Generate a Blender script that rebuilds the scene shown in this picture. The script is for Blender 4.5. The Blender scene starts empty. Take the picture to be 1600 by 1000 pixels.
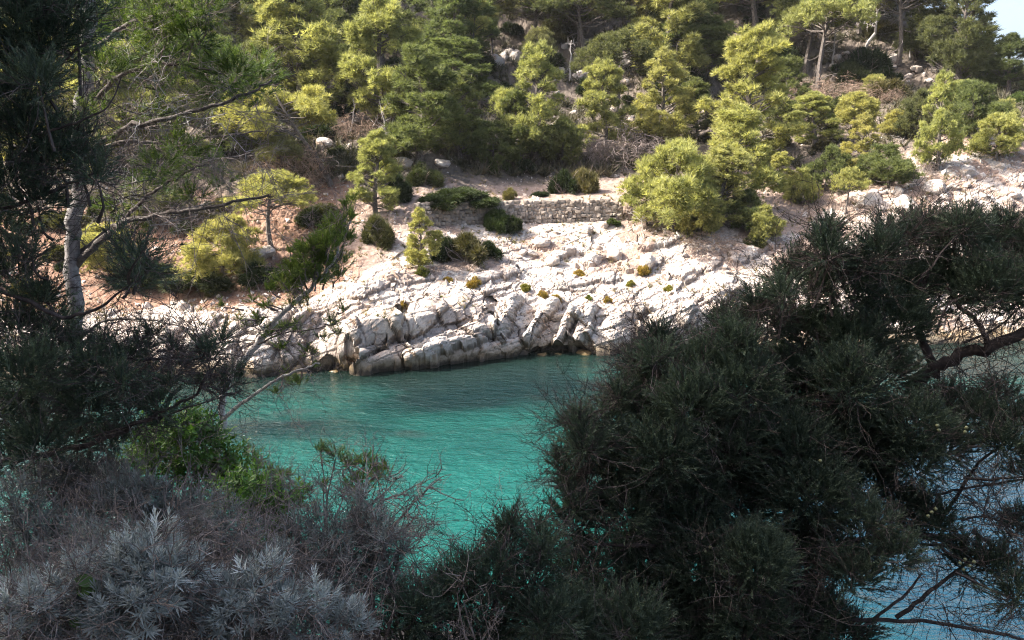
import bpy, math, random
import numpy as np
from mathutils import Vector, Matrix

SC = bpy.context.scene
COL = SC.collection
random.seed(7)
RG = np.random.default_rng(11)

# ---------------------------------------------------------------- camera, sky, sun, exposure
CAM_Z = 10.0
PITCH = math.radians(11.5)
FPX = 1256.0                                  # focal length in pixels of the 1600 px wide photograph
cam_d = bpy.data.cameras.new('camera')
cam = bpy.data.objects.new('camera', cam_d)
COL.objects.link(cam)
cam.location = (0, 0, CAM_Z)
cam.rotation_euler = (math.radians(90) - PITCH, 0, 0)
cam_d.sensor_width = 36.0
cam_d.lens = 36.0 * FPX / 1600.0
cam_d.clip_start = 0.05
cam_d.clip_end = 3000
SC.camera = cam

SUN_EL = math.radians(46)
SUN_AZ = math.radians(-93)                    # clockwise from +Y: the sun stands to the left
sun_vec = Vector((math.sin(SUN_AZ) * math.cos(SUN_EL), math.cos(SUN_AZ) * math.cos(SUN_EL), math.sin(SUN_EL)))
world = bpy.data.worlds.new('World')
SC.world = world
world.use_nodes = True
wn = world.node_tree.nodes
wl = world.node_tree.links
bg = wn['Background']
sky = wn.new('ShaderNodeTexSky')
sky.sky_type = 'NISHITA'
sky.sun_disc = False
sky.sun_elevation = SUN_EL
sky.sun_rotation = SUN_AZ
sky.air_density = 0.9
sky.dust_density = 6.0
sky.ozone_density = 0.6
wl.new(sky.outputs[0], bg.inputs[0])
bg.inputs[1].default_value = 0.15
sun_d = bpy.data.lights.new('sun', 'SUN')
sun_d.energy = 4.1
sun_d.angle = math.radians(0.55)
sun_d.color = (1.0, 0.945, 0.86)
sun = bpy.data.objects.new('sun', sun_d)
COL.objects.link(sun)
sun.rotation_euler = sun_vec.to_track_quat('Z', 'Y').to_euler()
SC.view_settings.view_transform = 'Standard'
SC.view_settings.look = 'None'
SC.view_settings.gamma = 1.0
SC.view_settings.use_curve_mapping = False
SC.view_settings.exposure = 1.75
SC.render.engine = 'CYCLES'
SC.cycles.max_bounces = 6
SC.cycles.diffuse_bounces = 3
SC.cycles.glossy_bounces = 2
SC.cycles.transmission_bounces = 3
SC.cycles.transparent_max_bounces = 6
SC.cycles.use_denoising = True
SC.cycles.denoising_prefilter = 'NONE'
SC.cycles.filter_width = 1.1
SC.cycles.sample_clamp_indirect = 4.0
SC.cycles.use_adaptive_sampling = False

# ---------------------------------------------------------------- small maths helpers
CP, SP = math.cos(PITCH), math.sin(PITCH)

def ray(px, py):
    dx = (np.asarray(px, float) - 800) / FPX
    dy = (500 - np.asarray(py, float)) / FPX
    return np.stack([dx + 0 * dy, CP + dy * SP + 0 * dx, -SP + dy * CP + 0 * dx], -1)

def at(px, py, Y):
    """world point seen at photograph pixel (px, py), Y metres ahead of the camera"""
    d = ray(px, py)
    p = d * (np.asarray(Y, float) / d[..., 1])[..., None]
    p[..., 2] += CAM_Z
    return p

def unit(v):
    return v / np.maximum(np.linalg.norm(v, axis=-1, keepdims=True), 1e-9)

def hash3(ix, iy, iz, seed=0):
    h = (ix.astype(np.int64) * 374761393 + iy.astype(np.int64) * 668265263 + iz.astype(np.int64) * 2147483647 + seed * 144269504) & 0xffffffff
    h = ((h ^ (h >> 13)) * 1274126177) & 0xffffffff
    h = ((h ^ (h >> 16)) * 2246822519) & 0xffffffff
    return ((h ^ (h >> 15)) & 0xffffff) / float(0xffffff)

def vnoise(P, seed=0):
    i = np.floor(P).astype(np.int64)
    f = P - i
    f = f * f * f * (f * (f * 6 - 15) + 10)
    out = 0
    for a in (0, 1):
        wa = f[:, 0] if a else 1 - f[:, 0]
        for b in (0, 1):
            wb = f[:, 1] if b else 1 - f[:, 1]
            for c in (0, 1):
                wc = f[:, 2] if c else 1 - f[:, 2]
                out = out + wa * wb * wc * hash3(i[:, 0] + a, i[:, 1] + b, i[:, 2] + c, seed)
    return out * 2 - 1

def fbm(P, octaves=4, seed=0, gain=0.5):
    out, amp, s = 0, 1.0, 1.0
    for o in range(octaves):
        out = out + amp * vnoise(P * s + 17.3 * o, seed + o)
        amp *= gain
        s *= 2.03
    return out

def voronoi(P, seed=0):
    """F1, F2, vector from the cell point, random value and random tilt of the nearest cell"""
    i = np.floor(P).astype(np.int64)
    n = len(P)
    f1 = np.full(n, 9.0)
    f2 = np.full(n, 9.0)
    cid = np.zeros((n, 3), np.int64)
    vec = np.zeros((n, 3))
    for a in (-1, 0, 1):
        for b in (-1, 0, 1):
            for c in (-1, 0, 1):
                cx, cy, cz = i[:, 0] + a, i[:, 1] + b, i[:, 2] + c
                pt = np.stack([cx + 0.1 + 0.8 * hash3(cx, cy, cz, seed), cy + 0.1 + 0.8 * hash3(cx, cy, cz, seed + 1), cz + 0.1 + 0.8 * hash3(cx, cy, cz, seed + 2)], 1)
                dv = P - pt
                d = np.sqrt((dv * dv).sum(1))
                near = d < f1
                f2 = np.where(near, f1, np.minimum(f2, d))
                f1 = np.where(near, d, f1)
                cid[near] = np.stack([cx, cy, cz], 1)[near]
                vec[near] = dv[near]
    r = hash3(cid[:, 0], cid[:, 1], cid[:, 2], seed + 5)
    tilt = np.stack([hash3(cid[:, 0], cid[:, 1], cid[:, 2], seed + 6 + k) for k in range(3)], 1) * 2 - 1
    return f1, f2, vec, r, tilt

def sstep(a, b, x):
    t = np.clip((x - a) / (b - a), 0, 1)
    return t * t * (3 - 2 * t)

# ---------------------------------------------------------------- object helpers
def mesh_data(name, V, T=None, Q=None, mats=(), mat_idx=None, attrs=None, smooth=False):
    """one mesh from triangle and quad index arrays"""
    me = bpy.data.meshes.new(name)
    V = np.asarray(V, np.float32)
    T = np.zeros((0, 3), np.int32) if T is None or len(T) == 0 else np.asarray(T, np.int32)
    Q = np.zeros((0, 4), np.int32) if Q is None or len(Q) == 0 else np.asarray(Q, np.int32)
    me.vertices.add(len(V))
    me.vertices.foreach_set('co', V.ravel())
    nl = T.size + Q.size
    me.loops.add(nl)
    me.loops.foreach_set('vertex_index', np.concatenate([T.ravel(), Q.ravel()]))
    npoly = len(T) + len(Q)
    me.polygons.add(npoly)
    starts = np.concatenate([np.arange(len(T)) * 3, len(T) * 3 + np.arange(len(Q)) * 4])
    me.polygons.foreach_set('loop_start', starts.astype(np.int32))
    for m in mats:
        me.materials.append(m)
    if mat_idx is not None:
        me.polygons.foreach_set('material_index', np.asarray(mat_idx, np.int32))
    me.polygons.foreach_set('use_smooth', np.full(npoly, smooth))
    for k, arr in (attrs or {}).items():
        a = me.attributes.new(k, 'FLOAT', 'POINT')
        a.data.foreach_set('value', np.asarray(arr, np.float32))
    me.update(calc_edges=True)
    return me

def link(name, data, parent=None, loc=None):
    o = bpy.data.objects.new(name, data)
    COL.objects.link(o)
    if parent is not None:
        o.parent = parent
    if loc is not None:
        o.location = loc
    return o

def tag(o, label=None, cat=None, group=None, kind=None):
    if label: o['label'] = label
    if cat: o['category'] = cat
    if group: o['group'] = group
    if kind: o['kind'] = kind
    return o

def thing(name, loc, label, cat, group=None):
    o = bpy.data.objects.new(name, None)
    o.empty_display_size = 0.2
    COL.objects.link(o)
    o.location = [float(c) for c in loc]
    return tag(o, label, cat, group)

class Geo:
    """collects vertices, triangles and quads for one mesh"""
    def __init__(self):
        self.V, self.T, self.Q, self.A = [], [], [], []
        self.n = 0
    def add(self, V, T=None, Q=None, tint=0.5):
        V = np.asarray(V, float)
        if T is not None and len(T): self.T.append(np.asarray(T) + self.n)
        if Q is not None and len(Q): self.Q.append(np.asarray(Q) + self.n)
        self.V.append(V)
        self.A.append(np.broadcast_to(np.asarray(tint, float), (len(V),)))
        self.n += len(V)
    def tube(self, pts, radii, sides=5, tint=0.5):
        pts = np.asarray(pts, float)
        m = len(pts)
        radii = np.broadcast_to(np.asarray(radii, float), (m,))
        tan = unit(np.gradient(pts, axis=0))
        ref = np.array([0.31, 0.17, 0.93]) if abs(tan[0, 2]) < 0.8 else np.array([0.95, 0.2, 0.1])
        a = unit(np.cross(tan, ref))
        b = np.cross(tan, a)
        th = np.arange(sides) * 2 * math.pi / sides
        ring = (a[:, None, :] * np.cos(th)[None, :, None] + b[:, None, :] * np.sin(th)[None, :, None]) * radii[:, None, None] + pts[:, None, :]
        V = ring.reshape(-1, 3)
        i = np.arange(m - 1)[:, None] * sides
        j = np.arange(sides)[None, :]
        k = (j + 1) % sides
        Q = np.stack([i + j, i + k, i + k + sides, i + j + sides], -1).reshape(-1, 4)
        self.add(V, Q=Q, tint=tint)
    def scatter(self, tv, tt, M, pos, tint):
        """copies a triangle template with k 3x3 matrices and positions"""
        k, n = len(pos), len(tv)
        if k == 0: return
        V = np.einsum('kij,nj->kni', M, tv) + pos[:, None, :]
        T = (tt[None] + (np.arange(k) * n)[:, None, None]).reshape(-1, 3)
        self.add(V.reshape(-1, 3), T=T, tint=np.repeat(np.broadcast_to(tint, (k,)), n))
    def data(self, name, mat, smooth=False):
        V = np.concatenate(self.V)
        return mesh_data(name, V, np.concatenate(self.T) if self.T else None, np.concatenate(self.Q) if self.Q else None,
                         [mat], attrs={'tint': np.concatenate(self.A)}, smooth=smooth)

def frames(d, rng, roll=True):
    """matrices whose Z column is d, with a random roll"""
    d = unit(d)
    ref = np.where(np.abs(d[:, 2:3]) < 0.9, np.array([[0, 0, 1.0]]), np.array([[1.0, 0, 0]]))
    x = unit(np.cross(ref, d))
    y = np.cross(d, x)
    if roll:
        a = rng.uniform(0, 2 * math.pi, len(d))[:, None]
        x, y = x * np.cos(a) + y * np.sin(a), -x * np.sin(a) + y * np.cos(a)
    return np.stack([x, y, d], -1)

# ---------------------------------------------------------------- material helpers
def new_mat(name):
    m = bpy.data.materials.new(name)
    m.use_nodes = True
    nt = m.node_tree
    nt.nodes.clear()
    out = nt.nodes.new('ShaderNodeOutputMaterial')
    return m, nt, out

def nd(nt, kind, **kw):
    n = nt.nodes.new(kind)
    for k, v in kw.items():
        if k.startswith('i_'):
            n.inputs[k[2:].replace('_', ' ')].default_value = v
        else:
            setattr(n, k, v)
    return n

def noise(nt, scale, detail=4, rough=0.55, vec=None, dist=0.0):
    n = nd(nt, 'ShaderNodeTexNoise')
    n.inputs['Scale'].default_value = scale
    n.inputs['Detail'].default_value = detail
    n.inputs['Roughness'].default_value = rough
    n.inputs['Distortion'].default_value = dist
    if vec is not None: nt.links.new(vec, n.inputs['Vector'])
    return n.outputs['Fac']

def rng_map(nt, v, a, b, c=0.0, d=1.0):
    n = nd(nt, 'ShaderNodeMapRange')
    n.inputs[1].default_value, n.inputs[2].default_value, n.inputs[3].default_value, n.inputs[4].default_value = a, b, c, d
    nt.links.new(v, n.inputs[0])
    return n.outputs[0]

def mixc(nt, fac, a, b, mode='MIX'):
    n = nd(nt, 'ShaderNodeMix', data_type='RGBA', blend_type=mode)
    for s, v in ((0, fac), (6, a), (7, b)):
        if isinstance(v, (int, float)): n.inputs[s].default_value = v
        elif isinstance(v, tuple): n.inputs[s].default_value = (*v, 1.0) if len(v) == 3 else v
        else: nt.links.new(v, n.inputs[s])
    return n.outputs[2]

def mth(nt, op, a, b=None):
    n = nd(nt, 'ShaderNodeMath', operation=op)
    for s, v in ((0, a), (1, b)):
        if v is None: continue
        if isinstance(v, (int, float)): n.inputs[s].default_value = v
        else: nt.links.new(v, n.inputs[s])
    return n.outputs[0]

def attr(nt, name):
    return nd(nt, 'ShaderNodeAttribute', attribute_name=name).outputs['Fac']

def pos(nt):
    return nd(nt, 'ShaderNodeNewGeometry').outputs['Position']

def leaf_mat(name, dark, light, trans=0.3, tcol=None, rough=0.6, objcol=False, spec=0.25):
    m, nt, out = new_mat(name)
    c = mixc(nt, attr(nt, 'tint'), dark, light)
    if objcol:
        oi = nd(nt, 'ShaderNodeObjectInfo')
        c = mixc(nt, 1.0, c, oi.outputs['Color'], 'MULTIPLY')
    pb = nd(nt, 'ShaderNodeBsdfPrincipled')
    nt.links.new(c, pb.inputs['Base Color'])
    pb.inputs['Roughness'].default_value = rough
    pb.inputs['Specular IOR Level'].default_value = spec
    tr = nd(nt, 'ShaderNodeBsdfTranslucent')
    nt.links.new(mixc(nt, 1.0, c, tcol or (1.3, 1.3, 0.6), 'MULTIPLY'), tr.inputs['Color'])
    mx = nd(nt, 'ShaderNodeMixShader')
    mx.inputs[0].default_value = trans
    nt.links.new(pb.outputs[0], mx.inputs[1])
    nt.links.new(tr.outputs[0], mx.inputs[2])
    nt.links.new(mx.outputs[0], out.inputs[0])
    return m

def bark_mat(name, a, b, scale=14.0, bump=0.5):
    m, nt, out = new_mat(name)
    tc = nd(nt, 'ShaderNodeTexCoord').outputs['Object']
    mp = nd(nt, 'ShaderNodeMapping')
    mp.inputs['Scale'].default_value = (1, 1, 0.65)
    nt.links.new(tc, mp.inputs[0])
    f = noise(nt, scale, 5, 0.65, mp.outputs[0])
    c = mixc(nt, rng_map(nt, f, 0.35, 0.65), a, b)
    pb = nd(nt, 'ShaderNodeBsdfPrincipled')
    nt.links.new(c, pb.inputs['Base Color'])
    pb.inputs['Roughness'].default_value = 0.9
    pb.inputs['Specular IOR Level'].default_value = 0.15
    bp = nd(nt, 'ShaderNodeBump')
    bp.inputs['Strength'].default_value = bump
    bp.inputs['Distance'].default_value = 0.02
    nt.links.new(f, bp.inputs['Height'])
    nt.links.new(bp.outputs[0], pb.inputs['Normal'])
    nt.links.new(pb.outputs[0], out.inputs[0])
    return m

M_PINE = leaf_mat('pine_needles', (0.172, 0.182, 0.072), (0.410, 0.400, 0.160), 0.45, (1.15, 1.15, 0.72), 0.6, True)
M_SCRUB = leaf_mat('scrub_leaves', (0.045, 0.055, 0.020), (0.095, 0.105, 0.040), 0.2, None, 0.65, True)
M_JUNIPER = leaf_mat('juniper_needles', (0.042, 0.064, 0.044), (0.130, 0.165, 0.105), 0.2, (1.1, 1.25, 0.8), 0.5)
M_NEARPINE = leaf_mat('near_pine_needles', (0.060, 0.100, 0.028), (0.150, 0.200, 0.060), 0.35, None, 0.5)
M_LENTISK = leaf_mat('glossy_green_leaves', (0.055, 0.125, 0.020), (0.16, 0.29, 0.045), 0.25, (1.2, 1.3, 0.5), 0.4, False, 0.4)
M_SILVER = leaf_mat('silver_leaves', (0.25, 0.275, 0.25), (0.58, 0.615, 0.575), 0.15, (1.0, 1.05, 0.95), 0.75)
M_SILVERDULL = leaf_mat('grey_green_leaves', (0.13, 0.14, 0.118), (0.34, 0.36, 0.32), 0.15, (1.0, 1.05, 0.9), 0.75)
M_BROAD = leaf_mat('broad_leaf', (0.05, 0.10, 0.03), (0.09, 0.16, 0.045), 0.3, (1.2, 1.3, 0.5), 0.5)
M_BARK = bark_mat('pine_bark', (0.075, 0.062, 0.054), (0.17, 0.148, 0.135))
M_PALEBARK = bark_mat('pale_bark', (0.38, 0.36, 0.35), (0.60, 0.58, 0.56))
M_GREYBARK = bark_mat('grey_bark', (0.13, 0.115, 0.11), (0.30, 0.28, 0.27))
M_DARKBARK = bark_mat('dark_bark', (0.045, 0.036, 0.032), (0.11, 0.09, 0.08))
M_DEAD = bark_mat('dead_wood', (0.30, 0.27, 0.25), (0.46, 0.43, 0.40))
M_TWIG = bark_mat('dry_twigs', (0.13, 0.10, 0.09), (0.26, 0.22, 0.20))
M_BROWN = bark_mat('brown_dead_twigs', (0.17, 0.115, 0.085), (0.30, 0.225, 0.175))
M_SILVERTWIG = bark_mat('grey_twigs', (0.11, 0.085, 0.07), (0.26, 0.22, 0.195))

def rock_material(name, terrain):
    m, nt, out = new_mat(name)
    if terrain:
        p = pos(nt)
    else:
        p = nd(nt, 'ShaderNodeTexCoord').outputs['Object']
    n1 = noise(nt, 0.55, 5, 0.6, p)
    n2 = noise(nt, 2.6, 6, 0.65, p)
    n3 = noise(nt, 11.0, 5, 0.7, p)
    stone = mixc(nt, rng_map(nt, n1, 0.38, 0.66), (0.47, 0.425, 0.38), (0.42, 0.34, 0.285))
    stone = mixc(nt, rng_map(nt, n2, 0.50, 0.68, 0, 0.7), stone, (0.27, 0.245, 0.235))
    stone = mixc(nt, rng_map(nt, n3, 0.55, 0.75, 0, 0.55), stone, (0.60, 0.57, 0.54))
    n5 = noise(nt, 1.7, 3, 0.5, p, 0.65)
    stone = mixc(nt, rng_map(nt, n5, 0.60, 0.70, 0, 0.6), stone, (0.40, 0.25, 0.15))
    c = stone
    if terrain:
        # cracks hold dark earth
        c = mixc(nt, mth(nt, 'MULTIPLY', attr(nt, 'crack'), 0.9), c, (0.075, 0.055, 0.045))
        red = attr(nt, 'red')
        soilc = mixc(nt, rng_map(nt, n2, 0.35, 0.65), (0.21, 0.150, 0.120), (0.33, 0.255, 0.21))
        redc = mixc(nt, rng_map(nt, n2, 0.35, 0.65), (0.165, 0.085, 0.056), (0.27, 0.18, 0.13))
        soilc = mixc(nt, red, soilc, redc)
        n4 = noise(nt, 6.0, 6, 0.75, p)
        soilc = mixc(nt, rng_map(nt, n4, 0.58, 0.68, 0, 0.6), soilc, (0.42, 0.36, 0.32))
        s = attr(nt, 'soil')
        s = rng_map(nt, mth(nt, 'ADD', s, mth(nt, 'MULTIPLY', mth(nt, 'SUBTRACT', n2, 0.5), 1.4)), 0.38, 0.62)
        c = mixc(nt, s, c, soilc)
        lit = attr(nt, 'litter')
        lit = rng_map(nt, mth(nt, 'ADD', lit, mth(nt, 'MULTIPLY', mth(nt, 'SUBTRACT', n1, 0.5), 1.2)), 0.4, 0.65, 0, 0.85)
        litc = mixc(nt, n3, (0.060, 0.050, 0.042), (0.15, 0.125, 0.10))
        c = mixc(nt, lit, c, litc)
        # the splash zone: ochre weed, then black lichen at the water's edge
        z = nd(nt, 'ShaderNodeSeparateXYZ')
        nt.links.new(p, z.inputs[0])
        zz = mth(nt, 'ADD', z.outputs[2], mth(nt, 'MULTIPLY', mth(nt, 'SUBTRACT', n2, 0.5), -0.9))
        c = mixc(nt, rng_map(nt, zz, 0.85, 0.35, 0, 0.65), c, (0.23, 0.165, 0.075))
        c = mixc(nt, rng_map(nt, zz, 0.42, 0.12, 0, 0.92), c, (0.045, 0.038, 0.030))
    pb = nd(nt, 'ShaderNodeBsdfPrincipled')
    nt.links.new(c, pb.inputs['Base Color'])
    pb.inputs['Roughness'].default_value = 0.92
    pb.inputs['Specular IOR Level'].default_value = 0.2
    h = mth(nt, 'ADD', mth(nt, 'MULTIPLY', noise(nt, 5.0, 8, 0.7, p), 0.7), mth(nt, 'MULTIPLY', noise(nt, 22.0, 4, 0.7, p), 0.25))
    bp = nd(nt, 'ShaderNodeBump')
    bp.inputs['Strength'].default_value = 0.9
    bp.inputs['Distance'].default_value = 0.07
    nt.links.new(h, bp.inputs['Height'])
    nt.links.new(bp.outputs[0], pb.inputs['Normal'])
    nt.links.new(pb.outputs[0], out.inputs[0])
    return m

M_TERRAIN = rock_material('limestone_and_earth', True)
M_ROCK = rock_material('limestone', False)

# ---------------------------------------------------------------- the far hillside and rocky shore
KX = np.array([-300, 0, 250, 400, 500, 560, 660, 700, 760, 830, 960, 1100, 1250, 1400, 1500, 1600, 1900], float)
pyB = np.array([600, 594, 584, 590, 578, 581, 572, 566, 560, 553, 550, 548, 545, 540, 536, 532, 520], float)
dB = at(KX, pyB, np.ones_like(KX))
YB = CAM_Z / (CAM_Z - dB[:, 2])                       # where those rays meet the water
ROWS = [  # (photograph row, metres behind the shoreline) for each column of KX
    ([548, 535, 528, 528, 512, 508, 500, 490, 480, 490, 492, 490, 480, 440, 420, 410, 400], [.7, .7, .9, .9, .8, .7, .8, .9, 1.2, .8, .7, .8, 1.2, 3, 4, 4, 4]),
    ([515, 510, 505, 495, 468, 462, 462, 455, 440, 445, 452, 450, 440, 385, 355, 340, 330], [2, 2, 2.3, 2.6, 2.6, 2.4, 2.3, 2.5, 3.2, 3.0, 2.6, 2.8, 3.2, 5.2, 6.2, 6.5, 6.5]),
    ([490, 485, 478, 455, 425, 405, 400, 395, 385, 385, 385, 385, 385, 330, 290, 265, 255], [3.6, 3.6, 4.2, 5, 5.6, 5.8, 6.0, 6.3, 6.6, 6.8, 7, 7, 7, 8, 9.3, 10, 10]),
    ([430, 430, 402, 392, 380, 358, 350, 349, 347, 345, 341, 340, 345, 300, 255, 235, 225], [7, 7, 8, 8, 8.5, 9, 9.1, 9.2, 9.3, 9.4, 9.5, 9.6, 10, 10, 11, 12.5, 13]),
    ([423, 423, 395, 385, 372, 345, 322, 321, 320, 319, 316, 325, 335, 290, 246, 226, 217], [7.6, 7.6, 8.6, 8.6, 9.1, 9.7, 9.7, 9.8, 9.9, 10, 10.1, 10.3, 10.7, 10.8, 12, 14, 15]),
    ([335, 335, 318, 308, 300, 296, 290, 288, 284, 282, 278, 275, 268, 235, 205, 190, 190], [13.5, 13.5, 13.5, 13.5, 13.5, 14, 15, 15.6, 16, 16.5, 17, 17, 17, 16, 17, 19, 22]),
    ([280, 280, 270, 262, 255, 250, 246, 246, 244, 244, 243, 235, 225, 195, 175, 168, 182], [16, 16, 16, 16, 16.5, 17, 18, 18.3, 19, 19.5, 20.5, 21, 22, 22, 24, 27, 28]),
    ([150, 150, 150, 150, 150, 150, 150, 150, 150, 150, 150, 145, 140, 120, 122, 146, 172], [32, 32, 32, 32, 33, 34, 35, 35, 35, 36, 36, 38, 40, 40, 40, 36, 36]),
    ([-70, -70, -70, -70, -70, -70, -70, -70, -70, -70, -60, -60, -60, -30, 56, 112, 165], [62, 62, 62, 62, 62, 62, 62, 62, 62, 62, 62, 60, 58, 56, 52, 46, 44]),
]
PY = [pyB] + [np.array(a, float) for a, _ in ROWS]
YY = [YB] + [YB + np.array(b) for _, b in ROWS]

def col_interp(px):
    """rows of (py, Y) for each px"""
    p = np.stack([np.interp(px, KX, r) for r in PY], -1)
    y = np.stack([np.interp(px, KX, r) for r in YY], -1)
    return p, y

def ground(px, py):
    """point of the far bank seen at a photograph pixel"""
    p, y = col_interp(np.array([float(px)]))
    return at(px, py, np.interp(-py, -p[0], y[0]))

def seg_dist(P, a, b):
    ab = b - a
    t = np.clip(((P - a) @ ab) / (ab @ ab), 0, 1)
    return np.linalg.norm(P - (a + t[:, None] * ab), axis=1), t

def build_bank():
    NX = 1150
    px = np.linspace(-290, 1890, NX)
    p, y = col_interp(px)
    counts = [34, 34, 40, 34, 10, 26, 18, 34, 44]     # rows of quads in each band
    pys, ys, vs = [], [], []
    for k, n in enumerate(counts):
        t = np.arange(n) / n
        pys.append(p[:, k, None] * (1 - t) + p[:, k + 1, None] * t)
        ys.append(y[:, k, None] * (1 - t) + y[:, k + 1, None] * t)
        vs.append(np.broadcast_to(k + t, (NX, n)))
    pys.append(p[:, -1:]); ys.append(y[:, -1:]); vs.append(np.full((NX, 1), float(len(counts))))
    pys, ys, vs = np.concatenate(pys, 1), np.concatenate(ys, 1), np.concatenate(vs, 1)
    P = at(np.broadcast_to(px[:, None], pys.shape), pys, ys)
    # below the water and behind the crest
    lo = []
    for dz, dy in ((-2.8, -5.5), (-1.7, -3.6), (-1.0, -2.0), (-0.6, -0.9), (-0.28, -0.25)):
        q = P[:, 0].copy(); q[:, 1] += dy; q[:, 2] = dz; lo.append(q)
    hi = []
    for dz, dy in ((-0.6, 4), (-3, 12), (-9, 26), (-20, 60)):
        q = P[:, -1].copy(); q[:, 0] *= (q[:, 1] + dy) / q[:, 1]; q[:, 1] += dy; q[:, 2] += dz; hi.append(q)
    v_lo = np.broadcast_to(np.linspace(-0.25, -0.01, 5), (NX, 5))
    v_hi = np.full((NX, 4), float(len(counts)))
    P = np.concatenate([np.stack(lo, 1), P, np.stack(hi, 1)], 1)
    vs = np.concatenate([v_lo, vs, v_hi], 1)
    pyf = np.concatenate([np.repeat(pys[:, :1], 5, 1), pys, np.repeat(pys[:, -1:], 4, 1)], 1)
    pxf = np.broadcast_to(px[:, None], vs.shape)
    NR = P.shape[1]
    # normals of the smooth surface
    du = np.gradient(P, axis=0); dv = np.gradient(P, axis=1)
    N = unit(np.cross(du, dv)); N = np.where(N[..., 1:2] > 0.2, -N, N)
    for _ in range(6):
        N = unit((N + np.roll(N, 1, 1) + np.roll(N, -1, 1) + np.roll(N, 1, 0) + np.roll(N, -1, 0)))
    Pf, Nf, v, X, Yp = P.reshape(-1, 3), N.reshape(-1, 3), vs.ravel(), pxf.ravel(), pyf.ravel()
    # how rocky each place is
    wob = fbm(Pf * 0.35, 3, 3) * 0.5
    rock = sstep(-0.5, 0.0, v) * (1 - sstep(3.3, 4.0, v + wob))
    leftdirt = sstep(650, 540, X + 60 * wob) * sstep(2.0, 2.7, v + 0.5 * wob + -0.5 * sstep(420, 300, X) - 0.4 * sstep(540, 600, X))
    rock *= 1 - leftdirt
    rightcliff = sstep(1330, 1480, X) * (1 - sstep(5.2, 6.2, v + wob))
    rock = np.maximum(rock, rightcliff * sstep(-0.5, 0, v))
    hill = sstep(5.5, 6.5, v)
    outcrop = hill * sstep(0.15, 0.5, fbm(Pf * 0.16 + 5, 3, 21))
    slabs = sstep(0.62, 0.5, v) * 0 + 1
    # fractured blocks: two sets of leaning joints
    a = math.radians(28)
    R = np.array([[math.cos(a), 0, math.sin(a)], [0, 1, 0], [-math.sin(a), 0, math.cos(a)]])
    warp = np.stack([fbm(Pf * 0.5 + 9, 3, 31), fbm(Pf * 0.5 + 40, 3, 41), fbm(Pf * 0.5 + 70, 3, 51)], 1) * 0.35
    D1 = (Pf + warp) @ R.T * np.array([0.46, 0.32, 0.27])
    D2 = (Pf + 0.6 * warp) @ R.T * np.array([1.7, 1.2, 1.15])
    D3 = (Pf + 0.25 * warp) * np.array([4.4, 3.6, 4.0])
    disp = np.zeros(len(Pf)); crack = np.zeros(len(Pf))
    for D, amp, tl, cd, cw, sd in ((D1, 0.23, 0.38, 0.15, 0.032, 100), (D2, 0.04, 0.10, 0.055, 0.04, 200), (D3, 0.015, 0.05, 0.018, 0.06, 300)):
        f1, f2, vec, r, tilt = voronoi(D, sd)
        edge = f2 - f1
        c = 1 - sstep(0, cw, edge)
        big = 1.0 if sd > 100 else 1.0
        disp += big * (amp * (r - 0.45) + tl * (tilt * vec).sum(1) - cd * c) * (1.0 if sd > 100 else 0.85)
        crack = np.maximum(crack, c * (0.9 if sd < 300 else 0.45))
        if sd == 200: cellr = r
    disp += 0.12 * fbm(Pf * 0.6, 3, 71) + 0.02 * fbm(Pf * 5.0, 3, 81)
    # tilted bedding: each bed juts out over the one below
    bed = Pf @ unit(np.array([-0.38, 0.25, 0.9])) + 0.28 * fbm(Pf * 0.35, 3, 111)
    for th, am in ((0.78, 0.17), (0.27, 0.055)):
        q = bed / th; q = q - np.floor(q)
        disp += am * (sstep(0, .12, q) * (1 - .55 * q) - .4)
    smoothside = sstep(0, 0.5, v)                      # keep the waterline steady
    amp_rock = rock * (0.45 + 0.55 * smoothside) * (0.45 + 0.55 * sstep(2.2, 1.0, v))
    soft = 0.22 * fbm(Pf * 0.55, 4, 91) + 0.07 * fbm(Pf * 3.0, 3, 95)
    total = disp * amp_rock + soft * (1 - rock) * sstep(3.2, 4.2, v) + 0.06 * fbm(Pf * 2.2, 3, 97) * (1 - rock)
    # rubble on the hillside
    f1, f2, vec, r, tilt = voronoi(Pf * np.array([0.9, 0.7, 1.1]), 400)
    total += (hill * (0.25 + 0.75 * outcrop)) * (0.14 * (r - 0.5) + 0.18 * (tilt * vec).sum(1) - 0.08 * (1 - sstep(0, .12, f2 - f1)))
    # keep the retaining wall's seat and the terrace clean
    seat = sstep(640, 660, X) * sstep(985, 965, X) * np.exp(-((v - 4.4) / 0.75) ** 2)
    total *= 1 - 0.92 * seat
    terr = sstep(690, 760, X) * sstep(1010, 960, X) * sstep(4.6, 5.0, v) * sstep(6.1, 5.7, v)
    total *= 1 - 0.6 * terr
    P2 = np.zeros_like(Pf); smoothmask = np.zeros(len(Pf))
    # named ledges, noses and fins of the white shore: each a rounded or blocky swelling of the bedrock
    def swell(pts, radius, height, blocky=0.5, dirn=(0, -0.75, 0.66), calm=0.0):
        nonlocal P2, crack, smoothmask
        W = [ground(a_, b_) for a_, b_ in pts]
        dirn_ = unit(np.array(dirn, float))
        best = np.full(len(Pf), 9e9)
        box = np.ones(len(Pf), bool)
        allw = np.array(W)
        for ax in range(3):
            box &= (Pf[:, ax] > allw[:, ax].min() - radius - .3) & (Pf[:, ax] < allw[:, ax].max() + radius + .3)
        idx = np.nonzero(box)[0]
        if len(idx) == 0: return
        d = np.full(len(idx), 9e9)
        for a_, b_ in zip(W[:-1], W[1:]):
            dd, t = seg_dist(Pf[idx], a_, b_)
            d = np.minimum(d, dd)
        d = d * (1 + 0.15 * fbm(Pf[idx] * 1.5, 2, 7)) * (0.72 + 0.6 * cellr[idx])
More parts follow.
